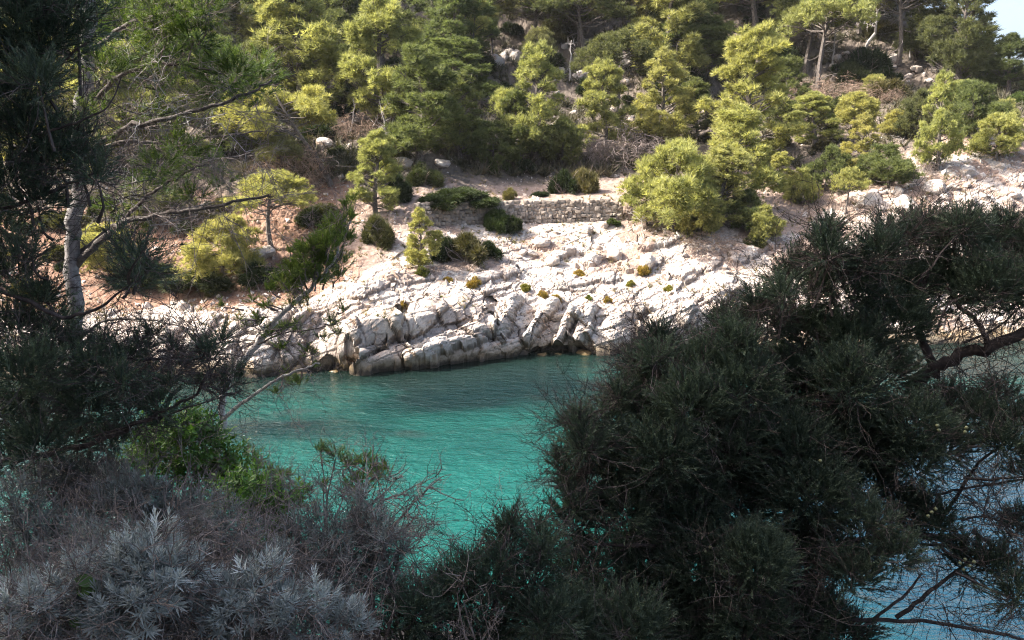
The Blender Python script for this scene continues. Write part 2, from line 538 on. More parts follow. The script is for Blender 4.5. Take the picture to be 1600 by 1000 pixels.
        q = np.clip(1 - (d / radius) ** 2, 0, 1)
        h = height * q ** blocky * (v[idx] > -0.3)
        P2[idx] += dirn_ * h[:, None]
        smoothmask[idx] = np.maximum(smoothmask[idx], sstep(1.0, 0.75, d / radius) * calm)
        crack[idx] = np.where((d > radius * 0.9) & (d < radius * 1.08), np.maximum(crack[idx], 0.8), crack[idx] * np.where(d < radius * .85, 0.75, 1))
    # leaning nose that runs down to the water at its left tip
    swell([(572, 578), (640, 560), (700, 540), (765, 516)], 0.62, 0.85, 0.5, (0, -0.8, 0.6))
    swell([(650, 574), (720, 556), (800, 545)], 0.55, 0.65, 0.5, (0, -0.85, 0.5))
    # smooth grey prisms behind it
    swell([(555, 540), (600, 500)], 0.95, 0.75, 0.35, (0.15, -0.85, 0.5), 0.65)
    swell([(640, 510), (672, 480)], 0.8, 0.60, 0.35, (0.2, -0.85, 0.5), 0.65)
    swell([(505, 555), (535, 520)], 0.8, 0.55, 0.4, (0.1, -0.85, 0.5), 0.65)
    swell([(700, 490), (720, 462)], 0.7, 0.35, 0.35, (0.2, -0.85, 0.4), 0.65)
    # fins right of the notch
    for (x0, y0, x1, y1, r_, h_) in ((782, 522, 806, 470, .50, .8), (826, 532, 866, 474, .40, .75), (872, 540, 896, 490, .30, .8), (896, 546, 925, 484, .46, .65), (945, 545, 985, 478, .85, .6), (1030, 520, 1075, 465, .9, .5), (1090, 500, 1130, 440, .9, .6)):
        swell([(x0, y0), (x1, y1)], r_, h_, 0.5, (-0.15, -0.8, 0.55))
    # upper ledges and blocks
    for (x0, y0, x1, y1, r_, h_) in ((740, 440, 800, 425, .5, .5), (860, 400, 890, 395, .45, .5), (920, 410, 950, 400, .5, .5), (985, 420, 1020, 405, .6, .5), (1010, 385, 1045, 372, .6, .45), (880, 445, 960, 435, .5, .4), (1060, 430, 1110, 410, .7, .5), (1150, 400, 1190, 385, .7, .5), (300, 540, 330, 500, .6, .5), (350, 560, 390, 500, .6, .5), (410, 565, 440, 500, .6, .5), (455, 560, 480, 500, .5, .5), (250, 560, 265, 520, .7, .6), (620, 440, 660, 430, .5, .35), (560, 460, 600, 440, .6, .4)):
        swell([(x0, y0), (x1, y1)], r_, h_ * 0.7, 0.3, (-0.1, -0.6, 0.75), 0.0)
    # the notch and the undercut by the water
    for (x0, y0, x1, y1, r_, h_) in ((762, 505, 768, 470, .38, -.8), (842, 556, 905, 553, .6, -.7), (225, 578, 190, 560, .7, -.7), (515, 572, 500, 585, .4, -.4)):
        swell([(x0, y0), (x1, y1)], r_, h_, 0.5, (0, -1, 0.0))
    P2 += Pf + Nf * (total * (1 - smoothmask))[:, None]
    soil = np.clip(leftdirt * 1.2 + sstep(3.2, 4.2, v + wob) * (1 - rightcliff), 0, 1) * (1 - 0.5 * outcrop)
    soil = np.maximum(soil, 0.6 * rightcliff * sstep(0.1, 0.5, fbm(Pf * 0.45 + 3, 3, 61)))
    soil = np.maximum(soil, sstep(1.6, 2.8, v) * sstep(-.15, .35, fbm(Pf * .55 + 13, 3, 63)) * .85 * (1 - smoothmask))
    redl = sstep(580, 520, X + 40 * wob) * sstep(1.6, 2.2, v) * sstep(7.5, 6.0, v) + rightcliff * 0.3
    litter = sstep(5.4, 6.6, v + 0.8 * wob) * 0.85
    Q = (np.arange(NX - 1)[:, None] * NR + np.arange(NR - 1)[None, :])
    Q = np.stack([Q, Q + NR, Q + NR + 1, Q + 1], -1).reshape(-1, 4)
    me = mesh_data('hillside', P2, Q=Q, mats=[M_TERRAIN], attrs={'crack': np.clip(crack, 0, 1) * np.clip(rock + .4 * outcrop, 0, 1), 'soil': soil, 'red': np.clip(redl, 0, 1), 'litter': litter}, smooth=False)
    o = link('hillside', me)
    tag(o, kind='structure')
    return P2.reshape(NX, NR, 3), px

BANK, BANK_PX = build_bank()

# ---------------------------------------------------------------- water
def water_material():
    m, nt, out = new_mat('sea_water')
    p = pos(nt)
    shore = attr(nt, 'shore')
    mp = nd(nt, 'ShaderNodeMapping'); mp.inputs['Scale'].default_value = (0.5, 1.0, 1.0)
    nt.links.new(p, mp.inputs[0])
    n_big = noise(nt, 0.16, 3, 0.5, mp.outputs[0], 0.4)
    n_mid = noise(nt, 0.5, 4, 0.6, mp.outputs[0], 0.3)
    deep = mixc(nt, rng_map(nt, n_big, 0.38, 0.62), (0.003, 0.015, 0.015), (0.006, 0.058, 0.048))
    near = mixc(nt, n_mid, (0.004, 0.050, 0.045), (0.010, 0.104, 0.088))
    c = mixc(nt, rng_map(nt, shore, 8.0, 17.0), deep, near)
    # sky's blue reflection painted into the colour where the cove opens near right
    xy = nd(nt, 'ShaderNodeSeparateXYZ'); nt.links.new(p, xy.inputs[0])
    op = mth(nt, 'ADD', xy.outputs[0], mth(nt, 'MULTIPLY', mth(nt, 'SUBTRACT', n_big, 0.5), 6.0))
    op = mth(nt, 'MULTIPLY', rng_map(nt, op, 3.0, 9.0), rng_map(nt, shore, 8.0, 15.0))
    c = mixc(nt, op, c, (0.010, 0.040, 0.066))
    # weed beds on the sea floor
    weed = rng_map(nt, noise(nt, 0.33, 3, 0.55, mp.outputs[0], 0.2), 0.60, 0.68, 0, 0.65)
    c = mixc(nt, weed, c, (0.016, 0.030, 0.028))
    # shallows over rock
    sh = mth(nt, 'ADD', shore, mth(nt, 'MULTIPLY', mth(nt, 'SUBTRACT', n_mid, 0.5), 3.0))
    c = mixc(nt, rng_map(nt, sh, 6.0, 1.0, 0, 0.85), c, (0.012, 0.024, 0.020))
    pb = nd(nt, 'ShaderNodeBsdfPrincipled')
    nt.links.new(c, pb.inputs['Base Color'])
    pb.inputs['Roughness'].default_value = 0.06
    pb.inputs['IOR'].default_value = 1.333
    pb.inputs['Specular IOR Level'].default_value = 0.5
    m2 = nd(nt, 'ShaderNodeMapping'); m2.inputs['Scale'].default_value = (0.65, 1.25, 1.0); m2.inputs['Rotation'].default_value = (0, 0, 0.25)
    nt.links.new(p, m2.inputs[0])
    h = mth(nt, 'ADD', mth(nt, 'MULTIPLY', noise(nt, 1.6, 3, 0.55, m2.outputs[0], 0.5), 0.75), mth(nt, 'MULTIPLY', noise(nt, 5.5, 3, 0.6, m2.outputs[0], 0.4), 0.28))
    bp = nd(nt, 'ShaderNodeBump')
    bp.inputs['Strength'].default_value = 1.0
    bp.inputs['Distance'].default_value = 0.27
    nt.links.new(h, bp.inputs['Height'])
    nt.links.new(bp.outputs[0], pb.inputs['Normal'])
    # clear shallows: the sea floor shows within a few metres of the rocks
    tp = nd(nt, 'ShaderNodeBsdfTransparent'); tp.inputs[0].default_value = (0.22, 0.34, 0.29, 1)
    mx = nd(nt, 'ShaderNodeMixShader')
    nt.links.new(rng_map(nt, sh, 3.0, 0.0, 0, 0.6), mx.inputs[0])
    nt.links.new(pb.outputs[0], mx.inputs[1]); nt.links.new(tp.outputs[0], mx.inputs[2])
    nt.links.new(mx.outputs[0], out.inputs[0])
    return m

def build_water():
    xs = np.linspace(-70, 70, 141); ys = np.linspace(-12, 62, 149)
    Xg, Yg = np.meshgrid(xs, ys, indexing='ij')
    V = np.stack([Xg, Yg, 0 * Xg], -1).reshape(-1, 3)
    sx = dB[:, 0] * YB; 
    shore = np.interp(V[:, 0], sx, YB) - V[:, 1]
    nr = len(ys)
    Q = (np.arange(len(xs) - 1)[:, None] * nr + np.arange(nr - 1)[None, :])
    Q = np.stack([Q, Q + nr, Q + nr + 1, Q + 1], -1).reshape(-1, 4)
    tag(link('water', mesh_data('water', V, Q=Q, mats=[water_material()], attrs={'shore': shore}, smooth=True)), kind='structure')
build_water()

# ---------------------------------------------------------------- the slope the photographer stands on
def near_z(x, y):
    x = np.asarray(x, float); y = np.asarray(y, float)
    base = np.where(y < 6, 8.3 - 0.36 * y, 6.14 - (y - 6) * 0.95)
    rise = np.maximum(0, -x - 5.5 - 0.55 * np.maximum(y, 0) - 2.6 * np.maximum(0, y - 5.2)) * 1.25  # unseen hill added at the left to keep sun off the foreground
    side = np.maximum(0, -x - 2.0) * 0.10
    back = np.maximum(0, -y) * 0.25
    z = base + side + back + rise - np.maximum(0, x - 0.8) * 0.55 * (y > -1)
    # the whole slope drops to the sea further out
    far = np.maximum(0, y - 9 - 0.12 * np.maximum(0, -x - 5))
    return np.maximum(np.minimum(z, 60) - far * 0.6, -2.5)

def build_near():
    m, nt, out = new_mat('shaded_earth')
    p = pos(nt)
    c = mixc(nt, noise(nt, 3.0, 6, 0.7, p), (0.05, 0.042, 0.035), (0.16, 0.135, 0.11))
    pb = nd(nt, 'ShaderNodeBsdfPrincipled'); nt.links.new(c, pb.inputs['Base Color']); pb.inputs['Roughness'].default_value = 0.95
    nt.links.new(pb.outputs[0], out.inputs[0])
    xs = np.linspace(-45, 22, 160); ys = np.linspace(-30, 22, 150)
    Xg, Yg = np.meshgrid(xs, ys, indexing='ij')
    V = np.stack([Xg, Yg, near_z(Xg, Yg)], -1).reshape(-1, 3)
    V[:, 2] += 0.12 * fbm(V * 0.9, 4, 5)
    nr = len(ys)
    Q = (np.arange(len(xs) - 1)[:, None] * nr + np.arange(nr - 1)[None, :])
    Q = np.stack([Q, Q + nr, Q + nr + 1, Q + 1], -1).reshape(-1, 4)
    tag(link('ground', mesh_data('ground', V, Q=Q, mats=[m], smooth=True)), kind='structure')
build_near()

# ---------------------------------------------------------------- plant building blocks
def blade_tuft(rng, n, length, width, spread, rise=0.15):
    """n thin pointed blades fanning out round +Z"""
    V, T = [], []
    for k in range(n):
        th = rng.uniform(0, 2 * math.pi); el = rng.uniform(0.1, spread)
        d = np.array([math.sin(el) * math.cos(th), math.sin(el) * math.sin(th), math.cos(el)])
        s = unit(np.cross(d, rng.normal(size=3)))
        L = length * rng.uniform(0.7, 1.15)
        b = d * length * rise * rng.uniform(0, 1)
        V += [b - s * width / 2, b + s * width / 2, b + d * L]
        T.append([3 * k, 3 * k + 1, 3 * k + 2])
    return np.array(V), np.array(T)

def plume(rng, n, length, blade, width, ang=(0.35, 0.9), bend=0.25):
    """a shoot: thin blades set all along a bent stem that runs up +Z"""
    V, T = [], []
    for k in range(n):
        s = rng.uniform(0.05, 1.0)
        c = np.array([bend * length * s * s, 0, length * s])
        th = rng.uniform(0, 2 * math.pi); el = rng.uniform(*ang)
        d = unit(np.array([math.sin(el) * math.cos(th) + 2 * bend * s * 0.6, math.sin(el) * math.sin(th), math.cos(el)]))
        w = unit(np.cross(d, rng.normal(size=3)))
        L = blade * rng.uniform(0.6, 1.1) * (1 - 0.35 * s)
        V += [c - w * width / 2, c + w * width / 2, c + d * L]
        T.append([3 * k, 3 * k + 1, 3 * k + 2])
    # the stem as a thin three sided spike
    k = len(V)
    e = width * 0.7
    tip = np.array([bend * length, 0, length])
    V += [np.array([e, 0, 0]), np.array([-e / 2, e * .87, 0]), np.array([-e / 2, -e * .87, 0]), tip]
    T += [[k, k + 1, k + 3], [k + 1, k + 2, k + 3], [k + 2, k, k + 3]]
    return np.array(V), np.array(T)

def leaf_shoot(rng, n, length, leaf, width, droop=0.0):
    """linear leaves, each folded from four triangles, whorled up a short stem"""
    V, T = [], []
    for k in range(n):
        s = k / n
        th = k * 2.4 + rng.uniform(-.3, .3)
        el = 1.25 - 0.95 * s + rng.uniform(-.2, .2)
        out = np.array([math.cos(th), math.sin(th), 0]); up = np.array([0, 0, 1.0])
        c = up * length * (0.35 + 0.65 * s)
        d = out * math.sin(el) + up * math.cos(el)
        d2 = unit(d + up * rng.uniform(-.15, .35) - up * droop)
        w = unit(np.cross(d, up + 0.01))
        L = leaf * rng.uniform(.75, 1.1) * (0.65 + 0.35 * math.sin(math.pi * min(1, s + .25)))
        m = c + d * L * 0.5; tip = m + d2 * L * 0.5
        b = len(V)
        V += [c - w * width * .25, c + w * width * .25, m - w * width * .5, m + w * width * .5, tip]
        T += [[b, b + 1, b + 3], [b, b + 3, b + 2], [b + 2, b + 3, b + 4]]
    k = len(V); e = width * 0.22
    V += [np.array([e, 0, -length * .4]), np.array([-e / 2, e * .87, -length * .4]), np.array([-e / 2, -e * .87, -length * .4]), np.array([0, 0, length])]
    T += [[k, k + 1, k + 3], [k + 1, k + 2, k + 3], [k + 2, k, k + 3]]
    return np.array(V), np.array(T)

def oval_sprig(rng, n, length, leaf, width):
    V, T = [], []
    for k in range(n):
        s = (k + 1) / n
        th = k * 2.6 + rng.uniform(-.5, .5)
        out = np.array([math.cos(th), math.sin(th), 0]); up = np.array([0, 0, 1.0])
        c = up * length * s
        el = rng.uniform(0.5, 1.3)
        d = out * math.sin(el) + up * math.cos(el)
        w = unit(np.cross(d, up + 0.01)); f = np.cross(w, d) * width * 0.12
        L = leaf * rng.uniform(.7, 1.1)
        b = len(V)
        V += [c, c + d * L * .45 - w * width * .5 + f, c + d * L * .45 + w * width * .5 + f, c + d * L, c + d * L * .5]
        T += [[b, b + 4, b + 1], [b, b + 2, b + 4], [b + 1, b + 4, b + 3], [b + 4, b + 2, b + 3]]
    return np.array(V), np.array(T)

def twig_template(rng, length=1.0, r=0.012, subs=5, curl=0.5):
    """a bent twig with side twigs, three sided, as triangles"""
    g = Geo()
    def one(p0, d0, L, rad, n=6):
        p, d = [np.array(p0, float)], np.array(d0, float)
        for _ in range(n):
            d = unit(d + rng.normal(size=3) * curl * 0.45)
            p.append(p[-1] + d * L / n)
        g.tube(p, np.linspace(rad, rad * 0.35, n + 1), 3)
        return np.array(p)
    m = one([0, 0, 0], [0, 0, 1], length, r)
    for _ in range(subs):
        i = rng.integers(1, len(m))
        one(m[i], unit(rng.normal(size=3) * 0.8 + np.array([0, 0, .7])), length * rng.uniform(.25, .5), r * .6, 4)
    V = np.concatenate(g.V); Q = np.concatenate(g.Q)
    return V, np.concatenate([Q[:, [0, 1, 2]], Q[:, [0, 2, 3]]])

def ball_dirs(rng, n, up=0.0):
    return unit(unit(rng.normal(size=(n, 3))) + np.array([0, 0, up]))

def fill_clumps(geo, rng, clumps, temps, density, up=0.6, inner=0.55, scale=(0.8, 1.25), flat=0.0):
    """spread plant templates over the shells of ellipsoid clumps; clumps = (centre, radii)"""
    for c, r in clumps:
        r = np.broadcast_to(np.asarray(r, float), (3,))
        n = max(3, int(density * (r[0] * r[1] + r[0] * r[2] + r[1] * r[2]) / 3))
        d = ball_dirs(rng, n, 0.35)
        p = np.asarray(c) + d * r * rng.uniform(inner, 1.0, (n, 1))
        o = unit(d * 0.8 + np.array([0, 0, up]) + rng.normal(size=(n, 3)) * 0.3)
        M = frames(o, rng) * rng.uniform(scale[0], scale[1], n)[:, None, None]
        base = rng.uniform(.15, .6)
        t = np.clip(base + rng.normal(size=n) * 0.22, 0, 1)
        w = rng.integers(0, len(temps), n)
        for k, (tv, tt) in enumerate(temps):
            s = w == k
            geo.scatter(tv, tt, M[s], p[s], t[s])

def bent(rng, a, b, sag=0.1, n=6):
    a, b = np.asarray(a, float), np.asarray(b, float)
    t = np.linspace(0, 1, n)[:, None]
    off = rng.normal(size=3) * np.linalg.norm(b - a) * sag
    return a + (b - a) * t + off * np.sin(t * math.pi) + rng.normal(size=(n, 3)) * np.linalg.norm(b - a) * 0.015 * (t * (1 - t) * 4)

# ---------------------------------------------------------------- pines of the far slope
far_rng = np.random.default_rng(5)
PT = [blade_tuft(far_rng, 11, 0.25, 0.030, 1.2) for _ in range(4)]

def make_pine(seed, H, W, kind, ntuft):
    """trunk-and-limb mesh data and crown mesh data of one pine, base at the origin"""
    rng = np.random.default_rng(seed)
    wood, crown = Geo(), Geo()
    lean = {'leaning': -0.32, 'thin': 0.05}.get(kind, rng.uniform(-.06, .06))
    ts = np.linspace(0, 0.94, 8)
    trunk = np.stack([lean * W * ts ** 1.3 * 1.4 + 0.03 * H * np.sin(ts * 5 + seed), 0.02 * H * np.cos(ts * 4 + seed), ts * H], 1)
    wood.tube(trunk, np.linspace(0.030, 0.008, 8) * H * (0.55 if kind == 'thin' else 1), 6)
    def on(t): return np.array([np.interp(t, ts, trunk[:, k]) for k in range(3)])
    clumps = []
    if kind in ('dense', 'bushy'):
        n = 30 if kind == 'dense' else 26
        lo = 0.14 if kind == 'dense' else 0.2
        for i in range(n):
            tt = (i + 0.5) / n
            t = lo + (0.97 - lo) * tt
            R = W / 2 * (0.22 + 0.85 * (1 - tt ** 1.8) ** 0.9 * min(1, 0.55 + tt * 1.6))
            an = i * 2.399 + rng.uniform(-.5, .5)
            rad = R * rng.uniform(0.45, 0.88)
            c = on(min(t, .93)) + np.array([math.cos(an) * rad, math.sin(an) * rad, 0]); c[2] = t * H + rng.uniform(-.05, .05) * H
            r = W * rng.choice([.07, .10, .13, .17]) * rng.uniform(.85, 1.15) * (1.05 - 0.35 * tt)
            clumps.append((c, np.array([r * 1.15, r * 1.15, r * rng.uniform(.75, 1.1)])))
        for k in range(3):
            c = on(0.93) + np.array([rng.uniform(-.12, .12) * W, rng.uniform(-.1, .1) * W, H * (0.05 - 0.05 * k)])
            clumps.append((c, np.array([.07 * W, .07 * W, .06 * H])))
    elif kind in ('umbrella', 'leaning'):
        for i in range(26):
            an = rng.uniform(0, 2 * math.pi); q = math.sqrt(rng.uniform(0.02, 1))
            c = on(0.8) + np.array([math.cos(an) * q * W * .42, math.sin(an) * q * W * .42, 0])
            c[2] = H * (0.93 - 0.30 * q * q + rng.uniform(-.10, .03))
            r = W * rng.uniform(.075, .125)
            clumps.append((c, np.array([r * 1.3, r * 1.3, r * 0.8])))
    else:  # thin
        for i in range(8):
            t = rng.uniform(.66, 1.0)
            c = on(min(t, .94)) + np.array([rng.normal() * W * .2, rng.normal() * W * .2, 0]); c[2] = t * H
            r = W * rng.uniform(.15, .24)
            clumps.append((c, np.array([r, r, r * 1.1])))
    # every bough breaks into small ragged heads, with loose sprays between them
    heads = []
    for c, r in clumps:
        for _ in range(7):
            d = unit(rng.normal(size=3) + np.array([0, 0, .35]))
            f = rng.uniform(.28, .52)
            heads.append((c + d * r * rng.uniform(.55, 1.15), r * f * np.array([1, 1, rng.uniform(.8, 1.3)])))
    tot = sum(np.prod(r[:2]) for _, r in heads)
    fill_clumps(crown, rng, heads, PT, ntuft * .85 / tot, up=0.55, inner=0.2, scale=(.7, 1.3))
    tot = sum(np.prod(r[:2]) for _, r in clumps)
    fill_clumps(crown, rng, clumps, PT, ntuft * .3 / tot, up=0.5, inner=0.2, scale=(.7, 1.3))
    # thinner, duller sprays inside and below
    for c, r in clumps:
        b = on(max(0.08, c[2] / H - rng.uniform(.06, .16)))
        wood.tube(bent(rng, b, c, .08), np.linspace(.0085, .003, 6) * H, 4)
        if kind != 'thin':
            for _ in range(3):
                wood.tube(bent(rng, b + (c - b) * rng.uniform(.3, .7), c + unit(rng.normal(size=3)) * r * .9, .12, 4), np.linspace(.004, .0015, 4) * H, 3)
    # bare dead branches low on the trunk
    for _ in range(0 if kind == 'bushy' else 7):
        t = rng.uniform(.08, .5); an = rng.uniform(0, 6.28)
        e = on(t) + np.array([math.cos(an), math.sin(an), rng.uniform(-.3, .3)]) * W * rng.uniform(.15, .32)
        wood.tube(bent(rng, on(t), e, .12, 5), np.linspace(.0055, .0015, 5) * H, 3)
    return wood.data('trunk', M_BARK), crown.data('crown', M_PINE)

PROTO = {}
for kind, seeds, H, W, nt_ in (('dense', (1, 2, 3, 4), 6.5, 4.2, 4700), ('umbrella', (5, 6, 7), 6.0, 6.0, 4300), ('leaning', (8,), 5.5, 6.0, 4800), ('bushy', (9, 10, 11), 3.4, 4.4, 3700), ('thin', (12, 13), 6.0, 1.7, 700)):
    PROTO[kind] = [(make_pine(s, H, W, kind, nt_), H, W) for s in seeds]

def pine(px, base, top, width, kind, label, group=None, tone=(1, 1, 1), var=None, rz=None, push=0.0):
    """a pine of the far slope: crown width and heights as measured on the photograph"""
    g = ground(px, base)
    if push:
        g = g * np.array([1, 1, 1]) ; q = at(px, base, g[1] + push); g = np.array([q[0], q[1], ground_z(q[0], q[1])])
    Y = g[1]
    H = (base - top) / FPX * Y * 1.04
    W = width / FPX * Y
    (wood, crown), h0, w0 = PROTO[kind][var if var is not None else random.randrange(len(PROTO[kind]))]
    t = thing('pine_tree', (g[0], g[1], g[2] - 0.15), label, 'pine tree', group)
    sw = W / w0
    t.scale = (sw, sw, H / h0)
    t.rotation_euler = (0, 0, 0 if kind == 'leaning' else (random.uniform(0, 6.28) if rz is None else rz))
    link('trunk', wood, t)
    c = link('crown', crown, t)
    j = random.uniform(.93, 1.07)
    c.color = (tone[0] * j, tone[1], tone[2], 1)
    return t

BX, BY = BANK[..., 0], BANK[..., 1]
def ground_z(x, y):
    r = x / y
    i = int(np.clip(np.searchsorted(BANK_PX, 800 + FPX * r * 0.985), 2, len(BANK_PX) - 3))
    best = None
    for k in range(max(0, i - 30), min(len(BANK_PX), i + 31)):
        c = BANK[k]
        j = np.argmin((c[:, 0] - x) ** 2 + (c[:, 1] - y) ** 2)
        dd = (c[j, 0] - x) ** 2 + (c[j, 1] - y) ** 2
        if best is None or dd < best[0]: best = (dd, c[j, 2])
    return best[1]

DULL, DARK, SHADE, BRI, YEL = (.76, .73, .84), (.42, .48, .52), (.52, .60, .58), (1.16, 1.18, 1.15), (1.27, 1.25, 1.15)  # crown tints: DARK and SHADE paint in shade, BRI and YEL paint in sun
PINES = [
    (842, 255, 92, 118, 'dense', 'tall rounded bright pine standing by itself right of the dark boulder gap', BRI),
    (942, 238, 108, 96, 'dense', 'bright pine with two round heads and brown dead branches hanging beneath it', BRI),
    (1028, 228, 98, 104, 'dense', 'bright pine with a forked tip, next to the bare pinkish slope above the terrace', BRI),
    (606, 216, 22, 150, 'dense', 'large bright pine with a narrow spike on its left shoulder, behind pale dead trunks', BRI),
    (468, 190, -12, 165, 'dense', 'largest sunlit pine of the upper left slope, cut by the top edge of the picture', BRI),
    (332, 150, -14, 110, 'dense', 'sunlit pine at the top edge, left neighbour of the largest upper left pine', BRI),
    (512, 286, 138, 190, 'leaning', 'flat topped pine with a dark bent trunk leaning left over the red earth', YEL),
    (590, 332, 212, 92, 'dense', 'compact green pine just right of the red earth cut', BRI),
    (350, 438, 342, 140, 'bushy', 'low rounded bright pine on the edge of the rusty bank at left', YEL),
    (425, 385, 272, 150, 'umbrella', 'loose spreading bright pine above the pale flat boulder on the left bank', YEL),
    (655, 418, 330, 62, 'dense', 'small bright pine at the left end of the dry stone wall', YEL),
    (745, 142, 16, 46, 'thin', 'slender pine with a long bare leaning trunk and a small tufted head', YEL),
    (766, 97, 22, 34, 'thin', 'thin pine with straight pale bare trunk beside the leaning slender pine', BRI),
    (1166, 262, 64, 150, 'dense', 'tall pointed bright pine in the middle of the right hand slope', YEL),
    (1282, 150, -20, 150, 'umbrella', 'big billowing pine at the top right with a wide bright left side', BRI),
    (1172, 76, -50, 200, 'umbrella', 'wide umbrella pine at the top edge with dark forked trunk showing under its crown', BRI),
    (1048, 140, -40, 150, 'dense', 'big bright pine at the top edge above the forked tip pine', BRI),
    (1050, 362, 232, 165, 'bushy', 'broad bright pine spilling over the right end of the dry stone wall', YEL),
    (1120, 352, 236, 120, 'dense', 'dense bright pine right of the broad pine at the wall end', BRI),
    (1010, 352, 290, 84, 'umbrella', 'low flat pine with thin pale forked stems at the right end of the wall', YEL),
    (1150, 322, 180, 130, 'dense', 'bright pine filling the slope below the tall pointed pine', YEL),
    (1095, 372, 312, 66, 'bushy', 'small rounded bright pine at the foot of the broad wall end pine', YEL),
    (1217, 298, 240, 56, 'dense', 'small leaning bright pine alone on the scree right of the dense pines', YEL),
    (1255, 322, 268, 54, 'bushy', 'small sparse pine above the pale rocks, right slope', YEL),
    (1195, 380, 324, 64, 'bushy', 'small round pine on the white rock behind the dark juniper tips', YEL),
    (1268, 228, 150, 92, 'dense', 'medium bright pine right of the tall pointed pine', BRI),
    (1335, 202, 150, 84, 'bushy', 'low bright pine below the brown thicket on the right slope', YEL),
    (1340, 276, 188, 70, 'dense', 'pointed bright pine with a low spreading skirt on right slope', YEL),
    (1386, 294, 232, 100, 'bushy', 'low spreading dark green pine above the scree edge on the right', SHADE),
    (1400, 212, 174, 64, 'bushy', 'low yellow green pine over a dark hollow, right slope', YEL),
    (1462, 268, 132, 72, 'dense', 'narrow bright pine column near the white rock ledge at right', YEL),
    (1516, 218, 136, 95, 'bushy', 'dark shaded pine right of the narrow bright column pine', SHADE),
    (1556, 248, 184, 92, 'bushy', 'low wide bright pine above the white rock ledge at far right', YEL),
    (1322, 332, 264, 62, 'umbrella', 'little umbrella pine on a thin bare stem at the edge of the scree', YEL),
    (1500, 140, -20, 100, 'dense', 'dark wide pine standing against the white sky at the top right', DARK),
    (1478, 112, -36, 150, 'dense', 'dark umbrella pine left of the pine standing against the sky', DARK),
    (1400, 100, -40, 140, 'umbrella', 'dull brown green pine behind the white dead snag', DULL),
    (1572, 150, 64, 76, 'dense', 'dark leaning pine at the skyline above the sloping path', DARK),
    (1365, 154, 120, 54, 'bushy', 'small bright pine tuft beside the dark shaded rubble, right slope', YEL),
    (1500, 160, 128, 60, 'bushy', 'small pine tuft at the foot of the dark skyline pines', BRI),
    (655, 262, 92, 140, 'dense', 'dark shaded pine behind the bare dead trees left of the boulder gap', SHADE),
    (722, 250, 130, 100, 'dense', 'dark shaded pine at the left edge of the boulder gap', SHADE),
    (735, 130, 76, 40, 'bushy', 'small bright tufted pine beside the bare leaning trunk', BRI),
    (880, 262, 196, 90, 'bushy', 'dark low pine skirt at the right foot of the central pine', SHADE),
    (770, 262, 196, 90, 'bushy', 'dark low pine left of the central pine foot', SHADE),
    (812, 256, 150, 70, 'dense', 'dark narrow pine tucked behind the left side of the central pine', SHADE),
    (703, 150, -6, 110, 'dense', 'dark tall pine shading the left side of the boulder gap', SHADE),
    (672, 110, -20, 110, 'dense', 'dark green pine in the shade right of the big spiked pine', DARK),
    (545, 130, -16, 100, 'dense', 'dark pine between the two big sunlit pines of the upper left', DARK),
    (610, 48, -30, 70, 'umbrella', 'small bright headed pine at the top edge above the spiked pine', BRI),
    (752, 78, -34, 110, 'umbrella', 'muted olive pine at the top edge above the slender pines', DULL),
    (835, 82, -24, 130, 'umbrella', 'muted olive pine at the top edge left of the white boulder', DULL),
    (905, 84, -34, 120, 'umbrella', 'muted olive pine at the top edge above the white boulder', DULL),
    (968, 96, -24, 110, 'umbrella', 'muted olive pine at the top edge right of the white boulder', DULL),
    (840, 130, 52, 60, 'umbrella', 'small dull pine left of the white boulder', DULL),
    (250, 250, 60, 170, 'dense', 'bright pine on the far slope showing through the branches of the near pine', BRI),
    (165, 270, 90, 150, 'dense', 'pale green far pine behind the near pine trunk', BRI),
    (60, 260, 60, 160, 'dense', 'pale green far pine glimpsed through the dark foliage at far left', BRI),
    (200, 120, -30, 150, 'dense', 'bright far pine at the top edge behind the near pine branches', BRI),
    (90, 120, -30, 140, 'dense', 'far pine at the top left behind dark juniper foliage', DULL),
    (170, 425, 352, 120, 'bushy', 'low bright pine on the orange bank behind the near pine trunk', YEL),
    (255, 355, 280, 100, 'bushy', 'low pine behind the bare branches of the near pine', SHADE),
    (385, 250, 110, 120, 'dense', 'dark pine behind the end of the near pine branches', SHADE),
    (440, 300, 214, 80, 'umbrella', 'dull pine above the brown dead thicket', DULL),
    (412, 135, 20, 100, 'dense', 'bright pine between the top left pair of sunlit pines', BRI),
    (1110, 130, 40, 110, 'dense', 'shaded pine under the wide umbrella pine at top', SHADE),
    (1085, 215, 130, 70, 'dense', 'small shaded pine left of the tall pointed pine', SHADE),
    (1230, 200, 100, 80, 'dense', 'shaded pine behind the tall pointed pine', SHADE),
    (1440, 215, 150, 70, 'bushy', 'dark low pine left of the narrow bright column pine', DARK),
    (1290, 300, 235, 70, 'bushy', 'dark green low pine between the small pines on right slope', SHADE),
    (1165, 362, 300, 66, 'bushy', 'shaded low pine under the dense bright pine at right of the wall', SHADE),
    (1570, 205, 160, 60, 'bushy', 'low green pine beside the sloping path at the far right', BRI),
]
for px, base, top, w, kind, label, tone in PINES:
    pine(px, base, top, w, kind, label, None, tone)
# trees that crowd the top of the slope, none of which the photograph tells apart
k = 0
for px in range(-40, 1420, 62):
    for base, top in ((-4, -120), (52, -70), (112, 0), (172, 70)):
        if base > 0 and random.random() < (.45 if base < 60 else .62): continue
        if base > 60 and (px > 1290 or 735 < px < 830): continue
        x = px + random.uniform(-22, 22)
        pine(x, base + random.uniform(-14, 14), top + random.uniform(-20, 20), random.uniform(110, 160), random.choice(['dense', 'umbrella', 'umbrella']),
             'one of the dull olive pines crowded together behind the bright ones', 'crowded dull pines on the upper slope', random.choice([DULL, DARK, SHADE]))

